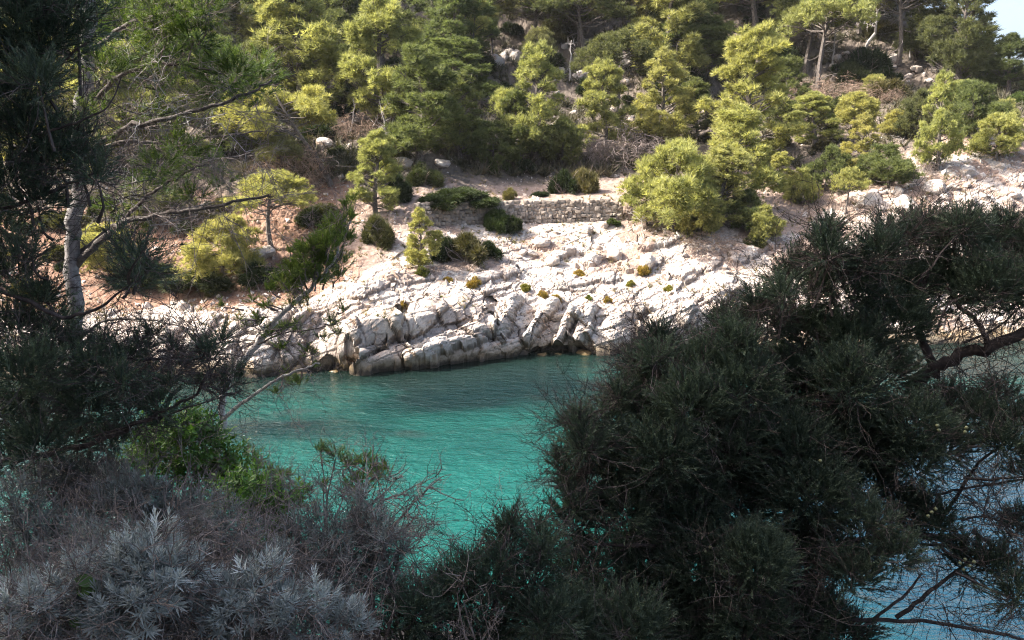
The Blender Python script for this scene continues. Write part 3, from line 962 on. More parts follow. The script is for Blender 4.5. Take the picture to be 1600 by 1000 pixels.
# ---------------------------------------------------------------- dead trees
def dead_tree(px, base, tip, label, lean=0.0, spread=0.5, mat=None, n=9, seed=0, th=1.0):
    rng = np.random.default_rng(seed)
    g = ground(px, base); Y = g[1]
    top = at(tip[0], tip[1], Y) - g
    H = np.linalg.norm(top)
    t = thing('dead_tree', g - np.array([0, 0, .15]), label, 'dead tree')
    tr = Geo(); pts = bent(rng, [0, 0, 0], top, .05, 8); tr.tube(pts, np.linspace(.028, .007, 8) * H * th, 6)
    link('trunk', tr.data('trunk', mat or M_DEAD), t)
    for k in range(n):
        b = Geo()
        s = rng.uniform(.3, .95)
        p0 = pts[int(s * 7)]
        a = rng.uniform(0, 6.28)
        e = p0 + np.array([math.cos(a), math.sin(a) * .6, rng.uniform(.1, .8)]) * H * spread * rng.uniform(.4, .9)
        q = bent(rng, p0, e, .1, 6); b.tube(q, np.linspace(.010, .003, 6) * H * th, 4)
        for _ in range(4):
            i = rng.integers(1, 6)
            b.tube(bent(rng, q[i], q[i] + unit(rng.normal(size=3) + np.array([0, 0, .5])) * H * .16, .1, 4), np.linspace(.005, .002, 4) * H * th, 3)
        link('branch', b.data('branch', mat or M_DEAD), t)
    return t

dead_tree(606, 232, (592, 152), 'pale bare dead tree forking below the spiked pine, left of another one', spread=.42, seed=1)
dead_tree(683, 206, (682, 150), 'pale bare dead tree in the dark shade left of the boulder gap', spread=.42, seed=2)
dead_tree(1352, 74, (1364, -4), 'white dead snag with broken arms among dark pines at the top right', spread=.4, seed=3, th=1.3, n=6)
dead_tree(892, 130, (893, 60), 'thin straight dead trunk below the white boulder', spread=.16, seed=4, n=4)
dead_tree(950, 105, (952, 62), 'short dead trunk right of the white boulder', spread=.16, seed=5, n=4)
dead_tree(1298, 108, (1306, 40), 'leaning dead trunk right of the big billowing pine', spread=.4, seed=6, n=6)
dead_tree(1422, 92, (1424, 40), 'pale straight dead trunk under the dark pines at top right', spread=.3, seed=7, n=5)
dead_tree(1430, 76, (1440, 46), 'pale leaning dead trunk crossing behind a straight one, top right', spread=.2, seed=8, n=3)
dead_tree(1172, 78, (1172, 26), 'dark forked trunk under the wide umbrella pine', spread=.8, seed=9, mat=M_DARKBARK, th=1.9, n=8)
dead_tree(516, 288, (490, 212), 'dark bent trunk with whitish broken branches over red earth', spread=.4, seed=10, mat=M_DARKBARK, th=1.5, n=7)
dead_tree(1007, 372, (1000, 326), 'thin pale forked dead stem on the white rock at the wall end', spread=.5, seed=11, n=6)
dead_tree(1408, 232, (1412, 212), 'pale bare dead branches lying in the dark hollow on right slope', spread=1.1, seed=12, n=9, th=1.5)
dead_tree(545, 210, (552, 150), 'grey dead trunk in the shade behind the flat topped pine', spread=.3, seed=13, n=5)

# ---------------------------------------------------------------- dry thickets, scrub
TW = [twig_template(np.random.default_rng(60 + k), 1.0, 0.014, 6, 0.55) for k in range(4)]
SC_T = [blade_tuft(np.random.default_rng(70 + k), 12, 0.30, 0.045, 1.4) for k in range(3)]

def make_thicket(seed, droop):
    rng = np.random.default_rng(seed); g = Geo()
    n = 260
    a = rng.uniform(0, 6.28, n); q = np.sqrt(rng.uniform(0, 1, n)) * 0.9
    p = np.stack([np.cos(a) * q, np.sin(a) * q, rng.uniform(0.0, 1.3, n) * (1 - q * .6)], 1)
    d = unit(np.stack([np.cos(a) * .9, np.sin(a) * .9, np.full(n, .3 - droop)], 1) + rng.normal(size=(n, 3)) * .55)
    M = frames(d, rng) * rng.uniform(.35, .75, n)[:, None, None]
    for k, (tv, tt) in enumerate(TW):
        s = np.arange(n) % 4 == k
        g.scatter(tv, tt, M[s], p[s], rng.uniform(0, 1, s.sum()))
    return g
THICK = [make_thicket(s, dr) for s, dr in ((1, .9), (2, .4))]
THICK_D = {('brown', i): t.data('twigs', M_BROWN) for i, t in enumerate(THICK)}
THICK_D.update({('grey', i): t.data('twigs', M_TWIG) for i, t in enumerate(THICK)})

def thicket(px, base, top, w, col_, label, var=0, group=None):
    g = ground(px, base); Y = g[1]
    o = link('dry_thicket', THICK_D[(col_, var)])
    tag(o, label, 'dead bush', group)
    o.location = g
    s = w / FPX * Y / 2.2
    o.scale = (s, s, (base - top) / FPX * Y / 1.5)
    o.rotation_euler = (0, 0, random.uniform(0, 6.28))

thicket(455, 290, 200, 120, 'brown', 'brown tangle of dead branches hanging over the red earth', 0)
thicket(975, 250, 180, 130, 'grey', 'grey brown heap of drooping dead branches under the two headed pine', 0)
thicket(915, 256, 196, 80, 'grey', 'grey dead branches right of the central pine foot', 0)
thicket(1305, 160, 112, 120, 'brown', 'brown tangle of dead branches below the big billowing pine', 1)
thicket(935, 90, 60, 50, 'brown', 'small rusty dead bush right of the white boulder', 1)
thicket(1380, 160, 132, 60, 'brown', 'rusty dead bush beside the small bright pine tuft, right slope', 1)
thicket(620, 200, 150, 110, 'grey', 'grey tangle of dead branches under the flat topped pine right side', 0)
thicket(560, 215, 165, 90, 'brown', 'brown dead bush above the red earth cut', 0)
thicket(1060, 118, 80, 90, 'brown', 'brown dead bush beneath the big bright pine at the top', 1)
thicket(1250, 165, 120, 70, 'brown', 'dry brown bush at the foot of the big billowing pine', 1)
thicket(290, 340, 290, 130, 'grey', 'grey dead brush behind the bare branches of the near pine', 0)
thicket(1425, 275, 240, 70, 'grey', 'grey dry branches on the scree under the column pine', 1)
thicket(1110, 385, 355, 90, 'brown', 'low brown dry branches at the foot of the wall end pines', 0)

def make_bush(seed, n, mat, twig):
    rng = np.random.default_rng(seed); g = Geo(); w = Geo()
    cl = []
    for k in range(14):
        a = rng.uniform(0, 6.28); q = math.sqrt(rng.uniform(0, 1)) * .8
        r = rng.uniform(.12, .36)
        cl.append((np.array([math.cos(a) * q, math.sin(a) * q, (1 - q * q * 1.0) * rng.uniform(.35, .85)]), np.array([r, r, r * rng.uniform(.6, 1.3)])))
    fill_clumps(g, rng, cl, SC_T, n / sum(r[0] ** 2 for _, r in cl), up=.4, inner=.3, scale=(.5, 1.35))
    for _ in range(22):
        a = rng.uniform(0, 6.28); e = np.array([math.cos(a) * .9, math.sin(a) * .9, rng.uniform(.2, 1.15)]) * rng.uniform(.8, 1.3)
        w.tube(bent(rng, [0, 0, 0], e, .12, 5), np.linspace(.02, .008, 5), 3)
    for c, r in cl:
        w.tube(bent(rng, [0, 0, 0], c, .1, 5), np.linspace(.03, .01, 5), 4)
    return g.data('foliage', mat), w.data('stem', twig)
def make_dome():
    rng = np.random.default_rng(29); g = Geo(); w = Geo(); cl = []
    for k in range(46):
        d = unit(rng.normal(size=3)); d[2] = abs(d[2])
        r = rng.uniform(.13, .22)
        cl.append((d * np.array([.85, .8, .62]) * rng.uniform(.75, 1.0), np.array([r, r, r * .8])))
    fill_clumps(g, rng, cl, SC_T, 4200 / sum(r[0] ** 2 for _, r in cl), up=.4, inner=.3, scale=(.35, .8))
    for c, r in cl: w.tube(bent(rng, [0, 0, 0], c, .1, 5), np.linspace(.02, .006, 5), 4)
    return g.data('foliage', M_SCRUB), w.data('stem', M_TWIG)
BUSH = [make_bush(s, 1300, M_SCRUB, M_TWIG) for s in (21, 22, 23, 24, 25)]

DOME = []
def bush(px, base, top, w, label, tone=(1, 1, 1), group=None, name='shrub', g=None, dome=False):
    g = ground(px, base) if g is None else g
    Y = g[1]
    t = thing(name, g - np.array([0, 0, .08]), label, 'shrub', group)
    if dome and not DOME: DOME.append(make_dome())
    f, s = DOME[0] if dome else BUSH[random.randrange(5)]
    sc = w / FPX * Y / 2.0
    t.scale = (sc, sc, max(.05, (base - top) / FPX * Y * .8))
    t.rotation_euler = (0, 0, random.uniform(0, 6.28))
    a = link('foliage', f, t); a.color = (*tone, 1)
    link('stem', s, t)
    return t

DKG, OLV, TAN, GRN = (.42, .55, .50), (1.15, 1.05, 1.0), (2.0, 1.55, 1.7), (.95, 1.2, .8)
bush(715, 319, 276, 124, 'dark green dome shaped shrub on the terrace behind the dry stone wall', (.6, .75, .62), dome=True)
bush(777, 356, 306, 50, 'green shrub growing in front of the dry stone wall', (.95, 1.2, .85), dome=True)
bush(798, 360, 330, 34, 'dark shrub leaning on the right side of the green wall shrub', (.5, .62, .5))
bush(726, 408, 358, 78, 'brownish olive shrub between the small bright pine and the rocks', (1.25, 1.0, 1.1))
bush(762, 404, 372, 46, 'dark shrub on the grey rocks right of the brownish shrub', DKG)
bush(692, 402, 362, 40, 'dark shrub hidden behind the small bright pine', DKG)
bush(912, 300, 256, 46, 'dry tan bush on the terrace bank above the wall', TAN)
bush(880, 302, 262, 42, 'dark shrub beside the dry tan bush on the terrace bank', DKG)
bush(796, 310, 290, 26, 'small straw coloured tuft on the pale path behind the wall', (2.3, 1.8, 1.6))
bush(778, 268, 240, 40, 'round green shrub on top of the terrace bank', GRN)
bush(820, 268, 244, 34, 'dark shrub on top of the terrace bank under the central pine', DKG)
bush(590, 382, 326, 50, 'olive grey shrub right of the thin leaning pine head', OLV)
bush(664, 290, 250, 54, 'green grey shrub above the left end of the wall', (.9, .95, .9))
bush(622, 312, 268, 54, 'dark shrub below the compact green pine', DKG)
bush(845, 305, 296, 30, 'low flat dark tuft on the terrace', DKG)
bush(660, 432, 410, 26, 'tiny yellow bush under the small bright pine', (1.5, 1.5, .8))
bush(749, 400, 378, 26, 'small yellow green bush on grey rocks', (1.6, 1.55, .8))
bush(1180, 385, 366, 44, 'low olive bush on the white rock near the juniper tips', OLV)
bush(955, 350, 338, 26, 'tiny green bush at the right foot of the wall', GRN)
bush(1545, 145, 126, 30, 'small dark shrub at the edge of the sloping path', DKG)
bush(1592, 130, 100, 50, 'dark bush at the right edge on the skyline', DKG)
bush(1590, 165, 140, 40, 'green bush at the right edge below the skyline', GRN)
bush(320, 445, 415, 110, 'low dark green scrub under the rounded bright pine on the left bank', (.75, .8, .8))
bush(412, 440, 405, 70, 'dark scrub right of the rounded bright pine on the left bank', DKG)
bush(240, 440, 405, 90, 'green scrub on the rusty bank behind near branches', (.8, .95, .8))
for px, py, w in ((740, 447, 26), (868, 470, 20), (905, 432, 20), (663, 500, 14), (630, 478, 16), (848, 462, 16), (1005, 428, 26), (820, 452, 18), (1045, 455, 18), (700, 440, 16), (610, 520, 14), (950, 470, 14), (560, 505, 18), (690, 468, 12), (920, 468, 14), (985, 446, 16)):
    bush(px, py, py - w * .75, w, 'tiny ochre tuft rooted in a crack of the white rock', random.choice([(4.2, 2.6, 1.5), (3.2, 2.6, 1.4), (2.0, 2.0, 1.2)]), 'ochre tufts in the cracks of the white rock', 'rock_tuft')
for _ in range(56):
    px = random.uniform(-60, 560); py = random.uniform(300, 470)
    if px > 470 and py > 380: continue
    s = random.uniform(22, 58)
    bush(px, py, py - s * random.uniform(.4, .7), s, 'one of the small scrub bushes dotted over the rusty bank at left', random.choice([DKG, (.8, .9, .8), (1.3, 1.15, 1.0), TAN]), 'scrub bushes on the rusty bank')
# shaded scrub between the trees
for _ in range(170):
    px = random.uniform(-30, 1560); py = random.uniform(-10, 262)
    if 700 < px < 1000 and py > 240: continue
    if px > 1400 and py < 110 - (1560 - px) * .5: continue
    if px > 1000 and py > 210 and random.random() < .6: continue
    s = random.uniform(28, 70)
    bush(px, py, py - s * random.uniform(.4, .7), s, 'one of the low scrub bushes growing between the pines of the slope', random.choice([DKG, DKG, (.7, .75, .7), (1.0, .85, .85), (1.3, 1.0, 1.0)]), 'scrub bushes between the pines')

# ---------------------------------------------------------------- boulders on the far bank
def rock_mesh(seed):
    rng = np.random.default_rng(seed)
    import bmesh
    bm = bmesh.new()
    bmesh.ops.create_icosphere(bm, subdivisions=4, radius=1.0)
    me = bpy.data.meshes.new('boulder')
    V = np.array([v.co[:] for v in bm.verts])
    n = unit(rng.normal(size=(13, 3))); dd = rng.uniform(.55, .95, 13)
    for a, b in zip(n, dd):
        s = V @ a
        V -= np.maximum(s - b, 0)[:, None] * a * .92
    V += unit(V) * (0.09 * fbm(V * 1.7 + seed * 9, 4, seed) + 0.03 * fbm(V * 6 + seed, 3, seed))[:, None]
    for v, c in zip(bm.verts, V): v.co = c
    bm.to_mesh(me); bm.free()
    me.materials.append(M_ROCK)
    return me
ROCKS = [rock_mesh(s) for s in range(1, 8)]

ROCK_WET = ROCKS[2].copy()
m_, nt_, out_ = new_mat('wet_ochre_rock')
pb_ = nd(nt_, 'ShaderNodeBsdfPrincipled'); pb_.inputs['Roughness'].default_value = .45
nt_.links.new(mixc(nt_, noise(nt_, 2.5, 5, .65, nd(nt_, 'ShaderNodeTexCoord').outputs['Object']), (.03, .024, .018), (.15, .10, .035)), pb_.inputs['Base Color'])
nt_.links.new(pb_.outputs[0], out_.inputs[0])
ROCK_WET.materials.clear(); ROCK_WET.materials.append(m_)

def boulder(px, py, w, h, label, group=None, name='boulder', g=None):
    g = ground(px, py) if g is None else g
    o = link(name, random.choice(ROCKS))
    tag(o, label, 'rock', group)
    r = w / FPX * g[1] / 2 * (.95 if py < 200 else 1.15)
    o.scale = (r, r * random.uniform(.8, 1.1), h / FPX * g[1] / 2 * 1.25)
    o.location = g + np.array([0, r * .2, o.scale[2] * .35])
    o.rotation_euler = (random.uniform(-.2, .2), random.uniform(-.25, .25), random.uniform(0, 6.28))
    return o

boulder(880, 66, 34, 22, 'white boulder in full sun high in the gap between the pines')
boulder(772, 104, 32, 26, 'rounded grey boulder at the upper left of the shaded boulder gap')
boulder(808, 96, 30, 24, 'large rounded grey boulder at the top of the shaded boulder gap')
boulder(785, 92, 20, 16, 'small grey boulder between two larger ones in the shaded gap')
boulder(915, 124, 40, 20, 'long pale grey slab left of the two headed pine')
boulder(975, 112, 42, 34, 'big grey boulder behind the two headed pine')
boulder(870, 102, 26, 20, 'grey boulder left of the thin straight dead trunk')
boulder(868, 122, 22, 14, 'pale boulder beneath the thin straight dead trunk')
boulder(688, 258, 26, 14, 'large pale grey boulder at the left end of the terrace bank')
boulder(655, 238, 24, 22, 'pale split boulder left of the large terrace boulder')
boulder(645, 252, 20, 16, 'small pale boulder below the split one')
boulder(630, 258, 26, 16, 'flat grey boulder under the compact green pine shadow')
boulder(626, 310, 30, 20, 'pale boulder on the earth left of the dry stone wall')
boulder(410, 402, 44, 24, 'pale flat boulder under the loose spreading pine on the left bank')
boulder(286, 486, 22, 24, 'white upright boulder on the rusty bank')
boulder(300, 500, 26, 12, 'low white rock at the foot of the white upright boulder')
boulder(505, 232, 26, 20, 'pale boulder beside the dark bent trunk on the red earth')
boulder(498, 262, 24, 18, 'rusty pale boulder at the foot of the dark bent trunk')
boulder(1010, 422, 34, 30, 'upright cracked block standing on the white rock ledge')
boulder(864, 412, 26, 20, 'squarish block sitting on the rocks below the wall')
boulder(846, 384, 30, 20, 'rounded boulder on the scree below the wall')
boulder(832, 400, 16, 12, 'small stone left of the squarish block')
boulder(818, 398, 14, 10, 'small flat stone on the scree below the wall')
boulder(960, 406, 34, 22, 'broad pinkish boulder right of the squarish block')
boulder(925, 414, 26, 22, 'tilted block on the white rock right of the squarish block')
boulder(917, 366, 20, 16, 'block at the top of the white rock near the wall foot')
boulder(1385, 108, 26, 22, 'grey boulder in the dark rubble below the white snag')
boulder(1395, 95, 20, 14, 'pale boulder in the dark rubble below the dead trunks')
boulder(1340, 105, 22, 16, 'grey boulder under the white snag')
boulder(1460, 298, 34, 22, 'rounded boulder on the pink scree at right')
boulder(1360, 322, 40, 26, 'pale block at the left edge of the pink scree')
boulder(1420, 330, 46, 30, 'cracked pinkish block on the scree above the juniper')
for px, w, lab in ((846, 22, 'ochre stained low rock in the water below the undercut'), (912, 30, 'flat ochre rock awash at the right end of the undercut'), (872, 16, 'small dark rock awash between two ochre ones'), (945, 18, 'ochre rock at the waterline beside the juniper'), (560, 16, 'small dark rock at the left tip of the leaning nose'), (520, 20, 'dark rock awash left of the leaning nose'), (470, 24, 'dark rock awash near the thin leaning pine branch'), (1000, 24, 'brown rock at the waterline behind the juniper edge')):
    q = at(px, np.interp(px, KX, pyB) + 4, np.interp(px, KX, YB) - .25); q[2] = -.08
    boulder(px, 560, w * .8, w * .3, lab, None, 'rock', q).data = ROCK_WET
for i in range(110):
    a = random.random()
    if a < .4: px, py, w = random.uniform(735, 1000), random.uniform(70, 200), random.uniform(8, 20)
    elif a < .6: px, py, w = random.uniform(1300, 1480), random.uniform(80, 130), random.uniform(7, 16)
    elif a < .8: px, py, w = random.uniform(770, 1200), random.uniform(352, 425), random.uniform(7, 18)
    else: px, py, w = random.uniform(1330, 1600), random.uniform(260, 340), random.uniform(7, 20)
    lab, gr = {True: ('one of the small grey stones scattered in the rubble among the pines', 'rubble stones among the pines'), False: ('one of the small pale stones scattered on the rocky shore and scree', 'small stones on the rocky shore')}[a < .6]
    boulder(px, py, w, w * random.uniform(.5, .9), lab, gr, 'stone')

# ---------------------------------------------------------------- dry stone wall
def stone_mesh(seed):
    rng = np.random.default_rng(seed)
    c = np.array([[x, y, z] for x in (-1, 1) for y in (-1, 1) for z in (-1, 1)], float) * .5
    c *= rng.uniform(.72, 1.0, (8, 3))
    mid = np.array([[0, -.58, 0], [0, .55, 0], [-.56, 0, 0], [.56, 0, 0], [0, 0, .55], [0, 0, -.55]]) + rng.normal(size=(6, 3)) * .06
    V = np.concatenate([c, mid])
    F = {8: (0, 1, 5, 4), 9: (2, 6, 7, 3), 10: (0, 2, 3, 1), 11: (4, 5, 7, 6), 12: (1, 3, 7, 5), 13: (0, 4, 6, 2)}
    T = [[q[k], q[(k + 1) % 4], m] for m, q in F.items() for k in range(4)]
    return mesh_data('stone', V, T=np.array(T), mats=[M_WALLSTONE])

def wallstone_mat():
    m, nt, out = new_mat('wall_stone')
    oi = nd(nt, 'ShaderNodeObjectInfo')
    p = nd(nt, 'ShaderNodeTexCoord').outputs['Object']
    c = mixc(nt, oi.outputs['Random'], (0.20, 0.165, 0.135), (0.36, 0.31, 0.265))
    c = mixc(nt, rng_map(nt, noise(nt, 2.2, 4, .6, p), .4, .7, 0, .5), c, (0.20, 0.165, 0.14))
    pb = nd(nt, 'ShaderNodeBsdfPrincipled'); nt.links.new(c, pb.inputs['Base Color']); pb.inputs['Roughness'].default_value = .95
    pb.inputs['Specular IOR Level'].default_value = .1
    nt.links.new(pb.outputs[0], out.inputs[0])
    return m
M_WALLSTONE = wallstone_mat()
STONES = [stone_mesh(s) for s in range(10)]

def build_wall():
    foot = [ground(x, np.interp(x, KX, PY[4])) for x in np.linspace(650, 968, 60)]
    head = [ground(x, np.interp(x, KX, PY[5])) for x in np.linspace(650, 968, 60)]
    foot, head = np.array(foot), np.array(head)
    root = thing('dry_stone_wall', foot[30], 'dry stone retaining wall of small rough stones along the terrace edge', 'wall')
    s = np.concatenate([[0], np.cumsum(np.linalg.norm(np.diff(foot, axis=0), axis=1))])
    L = s[-1]
    rng = np.random.default_rng(3)
    made = []
    rows = 6
    for r in range(rows):
        x = rng.uniform(-.1, 0)
        while x < L:
            w = rng.uniform(.17, .42); h = 1.0
            if r == rows - 1 and rng.uniform() < .1: x += w; continue
            q = np.clip((x + w / 2) / L * 59, 0, 59)
            f = np.array([np.interp(q, np.arange(60), foot[:, k]) for k in range(3)])
            t = np.array([np.interp(q, np.arange(60), head[:, k]) for k in range(3)])
            Hh = t[2] + .24 - (f[2] - .12)
            z = f[2] - .12 + (r + .5 + rng.uniform(-.22, .22)) * Hh / rows
            u = (z - f[2]) / max(.2, t[2] - f[2])
            y = f[1] - .10 + u * .14 + rng.uniform(-.10, .05)
            made.append((f[0] + (t[0] - f[0]) * u, y, z, w, Hh / rows * rng.uniform(.85, 1.4)))
            x += w * .93
    made.sort(key=lambda m_: -m_[3] * m_[4])
    g = Geo()
    rest = []
    for i, (x, y, z, w, h) in enumerate(made):
        me = random.choice(STONES)
        e = (rng.uniform(-.15, .15), rng.uniform(-.25, .25), rng.uniform(-.2, .2))
        if i < 298:
            o = link('stone', me, root)
            o.location = Vector((x, y, z)) - root.location; o.scale = (w, .3, h); o.rotation_euler = e
        else:
            V = np.array([v.co[:] for v in me.vertices]) * np.array([w, .3, h])
            V = V @ np.array(Matrix.Rotation(e[1], 3, 'Y')).T + np.array([x, y, z]) - np.array(root.location)
            rest.append((V, np.array([p.vertices[:] for p in me.polygons])))
    for V, T in rest: g.add(V, T=T)
    if rest:
        o = link('small_stones', g.data('small_stones', M_WALLSTONE), root); o['kind'] = 'stuff'
    # earth core so no gap shows through
    V, Q = [], []
    for i in range(60):
        for a, b in ((foot[i], -.05), (head[i], .0)):
            V += [[a[0], a[1] + .06, a[2] - .2 if b < 0 else a[2] + .02], [a[0], a[1] + .5, a[2] - .2 if b < 0 else a[2] + .02]]
    for i in range(59):
        k = 4 * i
        Q += [[k, k + 4, k + 6, k + 2], [k + 2, k + 6, k + 7, k + 3], [k + 1, k + 3, k + 7, k + 5]]
    V = np.array(V) - np.array(root.location)
    link('earth_core', mesh_data('earth_core', V, Q=np.array(Q), mats=[M_DARKBARK]), root)
build_wall()

# ---------------------------------------------------------------- low ground cover between the pines
def build_undergrowth():
    rng = np.random.default_rng(77); g = Geo()
    n = 15000
    ci = rng.integers(20, len(BANK_PX) - 20, n)
    r0 = 5 + 34 * 2 + 40 + 34 + 10 + 26
    ri = rng.integers(r0, r0 + 18 + 34 + 40, n)
    p = BANK[ci, ri]
    keep = (fbm(p * .22, 3, 8) > -.12) & (p[:, 2] > 8.6)
    keep &= ~((BANK_PX[ci] > 1080) & (ri < r0 + 30) & (rng.uniform(size=n) < .7))
    p = p[keep]; n = len(p)
    o = unit(rng.normal(size=(n, 3)) * .5 + np.array([0, -.2, 1]))
    M = frames(o, rng) * rng.uniform(1.2, 3.6, n)[:, None, None]
    t = np.clip(.35 + .5 * fbm(p * .5, 2, 9) + rng.normal(size=n) * .2, 0, 1)
    for k, (tv, tt) in enumerate(SC_T):
        s = np.arange(n) % 3 == k
        g.scatter(tv, tt, M[s], p[s], t[s])
    o = link('undergrowth', g.data('undergrowth', leaf_mat('undergrowth_leaves', (0.065, 0.065, 0.038), (0.17, 0.145, 0.10), .15)))
    tag(o, 'low dark brush covering the ground between the pines of the slope', 'undergrowth', None, 'stuff')
build_undergrowth()

def build_litter():
    rng = np.random.default_rng(78)
    # dry grass on the terrace, the banks and the ledges
    n = 9000
    ci = rng.integers(20, len(BANK_PX) - 20, n); ri = rng.integers(5 + 34, 5 + 34 * 2 + 40 + 34 + 10 + 26 + 18 + 10, n)
    p = BANK[ci, ri]
    rocky = ri < 5 + 34 * 2 + 40
    keep = (fbm(p * .5, 3, 18) > np.where(rocky, .28, -.05)) & (~rocky | (rng.uniform(size=n) < .6))
    p = p[keep]; n = len(p)
    g = Geo()
    M = frames(unit(rng.normal(size=(n, 3)) * .4 + np.array([0, -.1, 1])), rng) * rng.uniform(.25, 1.0, n)[:, None, None]
    t = rng.uniform(0, 1, n)
    for k, (tv, tt) in enumerate(SC_T):
        s = np.arange(n) % 3 == k
        g.scatter(tv, tt, M[s], p[s], t[s])
    o = link('dry_grass', g.data('dry_grass', leaf_mat('dry_grass_blades', (0.10, 0.10, 0.045), (0.34, 0.265, 0.16), .2)))
    tag(o, 'thin dry grass and low herbs scattered over the bare bank and ledges', 'grass', None, 'stuff')
    # loose gravel and chips of stone
    n = 16000
    ci = rng.integers(20, len(BANK_PX) - 20, n); ri = rng.integers(5 + 34 + 20, 5 + 34 * 2 + 40 + 34 + 10 + 26 + 18 + 30, n)
    p = BANK[ci, ri]
    keep = fbm(p * .7, 3, 28) > -.1
    p = p[keep]; n = len(p)
    g = Geo()
    tv = np.array([[1, 0, 0], [-1, 0, 0], [0, 1, 0], [0, -1, 0], [0, 0, .8], [0, 0, -.8]], float)
    tt = np.array([[0, 2, 4], [2, 1, 4], [1, 3, 4], [3, 0, 4], [2, 0, 5], [1, 2, 5], [3, 1, 5], [0, 3, 5]])
    M = frames(unit(rng.normal(size=(n, 3))), rng) * (rng.exponential(.045, n) + .02)[:, None, None] * rng.uniform(.6, 1.3, (n, 1, 3))
    g.scatter(tv, tt, M, p, rng.uniform(0, 1, n))
    o = link('gravel', g.data('gravel', leaf_mat('gravel_stone', (0.26, 0.20, 0.165), (0.56, 0.50, 0.45), 0.0, (1, 1, 1), .95)))
    tag(o, 'loose gravel and chips of pale stone on the bank', 'gravel', None, 'stuff')
build_litter()

# thin sunlit sea air over the cove
def build_haze():
    m, nt, out = new_mat('sea_haze')
    v = nd(nt, 'ShaderNodeVolumePrincipled')
    v.inputs['Color'].default_value = (0.96, 0.97, 1.0, 1)
    v.inputs['Density'].default_value = HAZE
    v.inputs['Anisotropy'].default_value = 0.2
    nt.links.new(v.outputs[0], out.inputs['Volume'])
    x0, x1, y0, y1, z0, z1 = -260, 260, -60, 320, -40, 75
    V = np.array([[x, y, z] for x in (x0, x1) for y in (y0, y1) for z in (z0, z1)], float)
    Q = np.array([[0, 1, 3, 2], [4, 6, 7, 5], [0, 4, 5, 1], [2, 3, 7, 6], [0, 2, 6, 4], [1, 5, 7, 3]])
    tag(link('haze', mesh_data('haze', V, Q=Q, mats=[m])), kind='stuff')
HAZE = 0.00012
build_haze()

# ---------------------------------------------------------------- the near side: juniper on the right
JR = np.random.default_rng(21)
JP = [plume(JR, 40, 0.135, 0.036, 0.0048, (.25, .85), .25) for _ in range(5)]
JP_L = [plume(JR, 34, 0.13, 0.038, 0.0048, (.25, .8), .35) for _ in range(4)]
TWN = [twig_template(np.random.default_rng(80 + k), 0.35, 0.0028, 6, .6) for k in range(4)]

def clump_world(px, py, r, Y, squash=.85):
    c = at(px, py, Y)
    R = r / FPX * Y
    return c, np.array([R, R * 1.15, R * squash])

SPRAYS = {}
def spray_data(key, temps, mat, size, density, up, inner, scale, k):
    q = (key, size, k)
    if q not in SPRAYS:
        g = Geo()
        fill_clumps(g, np.random.default_rng(hash_text(key) + int(size * 1000) + k), [(np.zeros(3), np.array([size, size, size * .9]))], temps, density, up=up, inner=inner, scale=scale)
        SPRAYS[q] = g.data('spray', mat)
    return SPRAYS[q]

def hash_text(t):
    return sum((i + 1) * ord(c) for i, c in enumerate(t)) % 100000

def add_sprays(crown, cw, key, temps, mat, density, up, inner, scale, rng):
    for c, r in cw:
        R = float(r[0])
        size = min((.065, .09, .12, .18, .25, .34), key=lambda v: abs(math.log(v / R)))
        o = link('spray', spray_data(key, temps, mat, size, density, up, inner, scale, int(rng.integers(0, 3))), crown)
        o.location = c
        f = R / size
        o.scale = (f, f * 1.1, f)
        o.rotation_euler = (rng.uniform(-.2, .2), rng.uniform(-.2, .2), rng.uniform(0, 6.28))

def foliage_mass(name, label, cat, root_px, clumps, temps, mat, density, wood_mat, limbs, twigs=40, up=.7, seed=1, twmat=None, inner=.35, scale=(.75, 1.25), feather=0.0, group=None, crown_name='crown', key=None, sdens=None):
    rng = np.random.default_rng(seed)
    base = np.array(root_px, float)
    t = thing(name, base, label, cat, group)
    cw = [clump_world(*c) for c in clumps]
    cw = [(c - base, r) for c, r in cw]
    g = Geo()
    fill_clumps(g, rng, cw, temps, density, up=up, inner=inner, scale=scale)
    cro = link(crown_name, g.data(crown_name, mat), t)
    if key: add_sprays(cro, cw, key, temps, mat, sdens, up, inner, scale, rng)
    for L in limbs:                                 # (points [px, py, Y], radius start, radius end, part name)
        pts, r0, r1, nm = L
        w = Geo()
        q = np.array([at(a, b, Y) if not isinstance(a, str) else None for a, b, Y in pts]) - base
        # smooth the polyline
        tt = np.linspace(0, len(q) - 1, 5 * len(q))
        q = np.stack([np.interp(tt, np.arange(len(q)), q[:, k]) for k in range(3)], 1)
        for _ in range(2): q[1:-1] = (q[:-2] + q[1:-1] * 2 + q[2:]) / 4
        q[1:-1] += rng.normal(size=(len(q) - 2, 3)) * r0 * .25
        w.tube(q, np.linspace(r0, r1, len(q)), 7)
        o = link(nm, w.data(nm, wood_mat, True), t)
    if twigs:
        w = Geo()
        hub = np.array([c for c, _ in cw]).mean(0)
        for c, r in cw:
            w.tube(bent(rng, c + (hub - c) * .22 - np.array([0, 0, .08]), c, .10, 6), np.linspace(.010, .004, 6), 4)
        n = twigs * len(cw)
        ii = rng.integers(0, len(cw), n)
        C = np.array([c for c, _ in cw])[ii]; R = np.array([r for _, r in cw])[ii]
        d = ball_dirs(rng, n)
        p = C + d * R * rng.uniform(.1, .85, (n, 1))
        M = frames(unit(d + np.array([0, 0, .3]) + rng.normal(size=(n, 3)) * .5), rng) * rng.uniform(.5, 1.2, n)[:, None, None]
        for k, (tv, tf) in enumerate(TWN):
            s = np.arange(n) % 4 == k
            w.scatter(tv, tf, M[s], p[s], .5)
        link('twigs', w.data('twigs', twmat or wood_mat), t)
    return t, cw

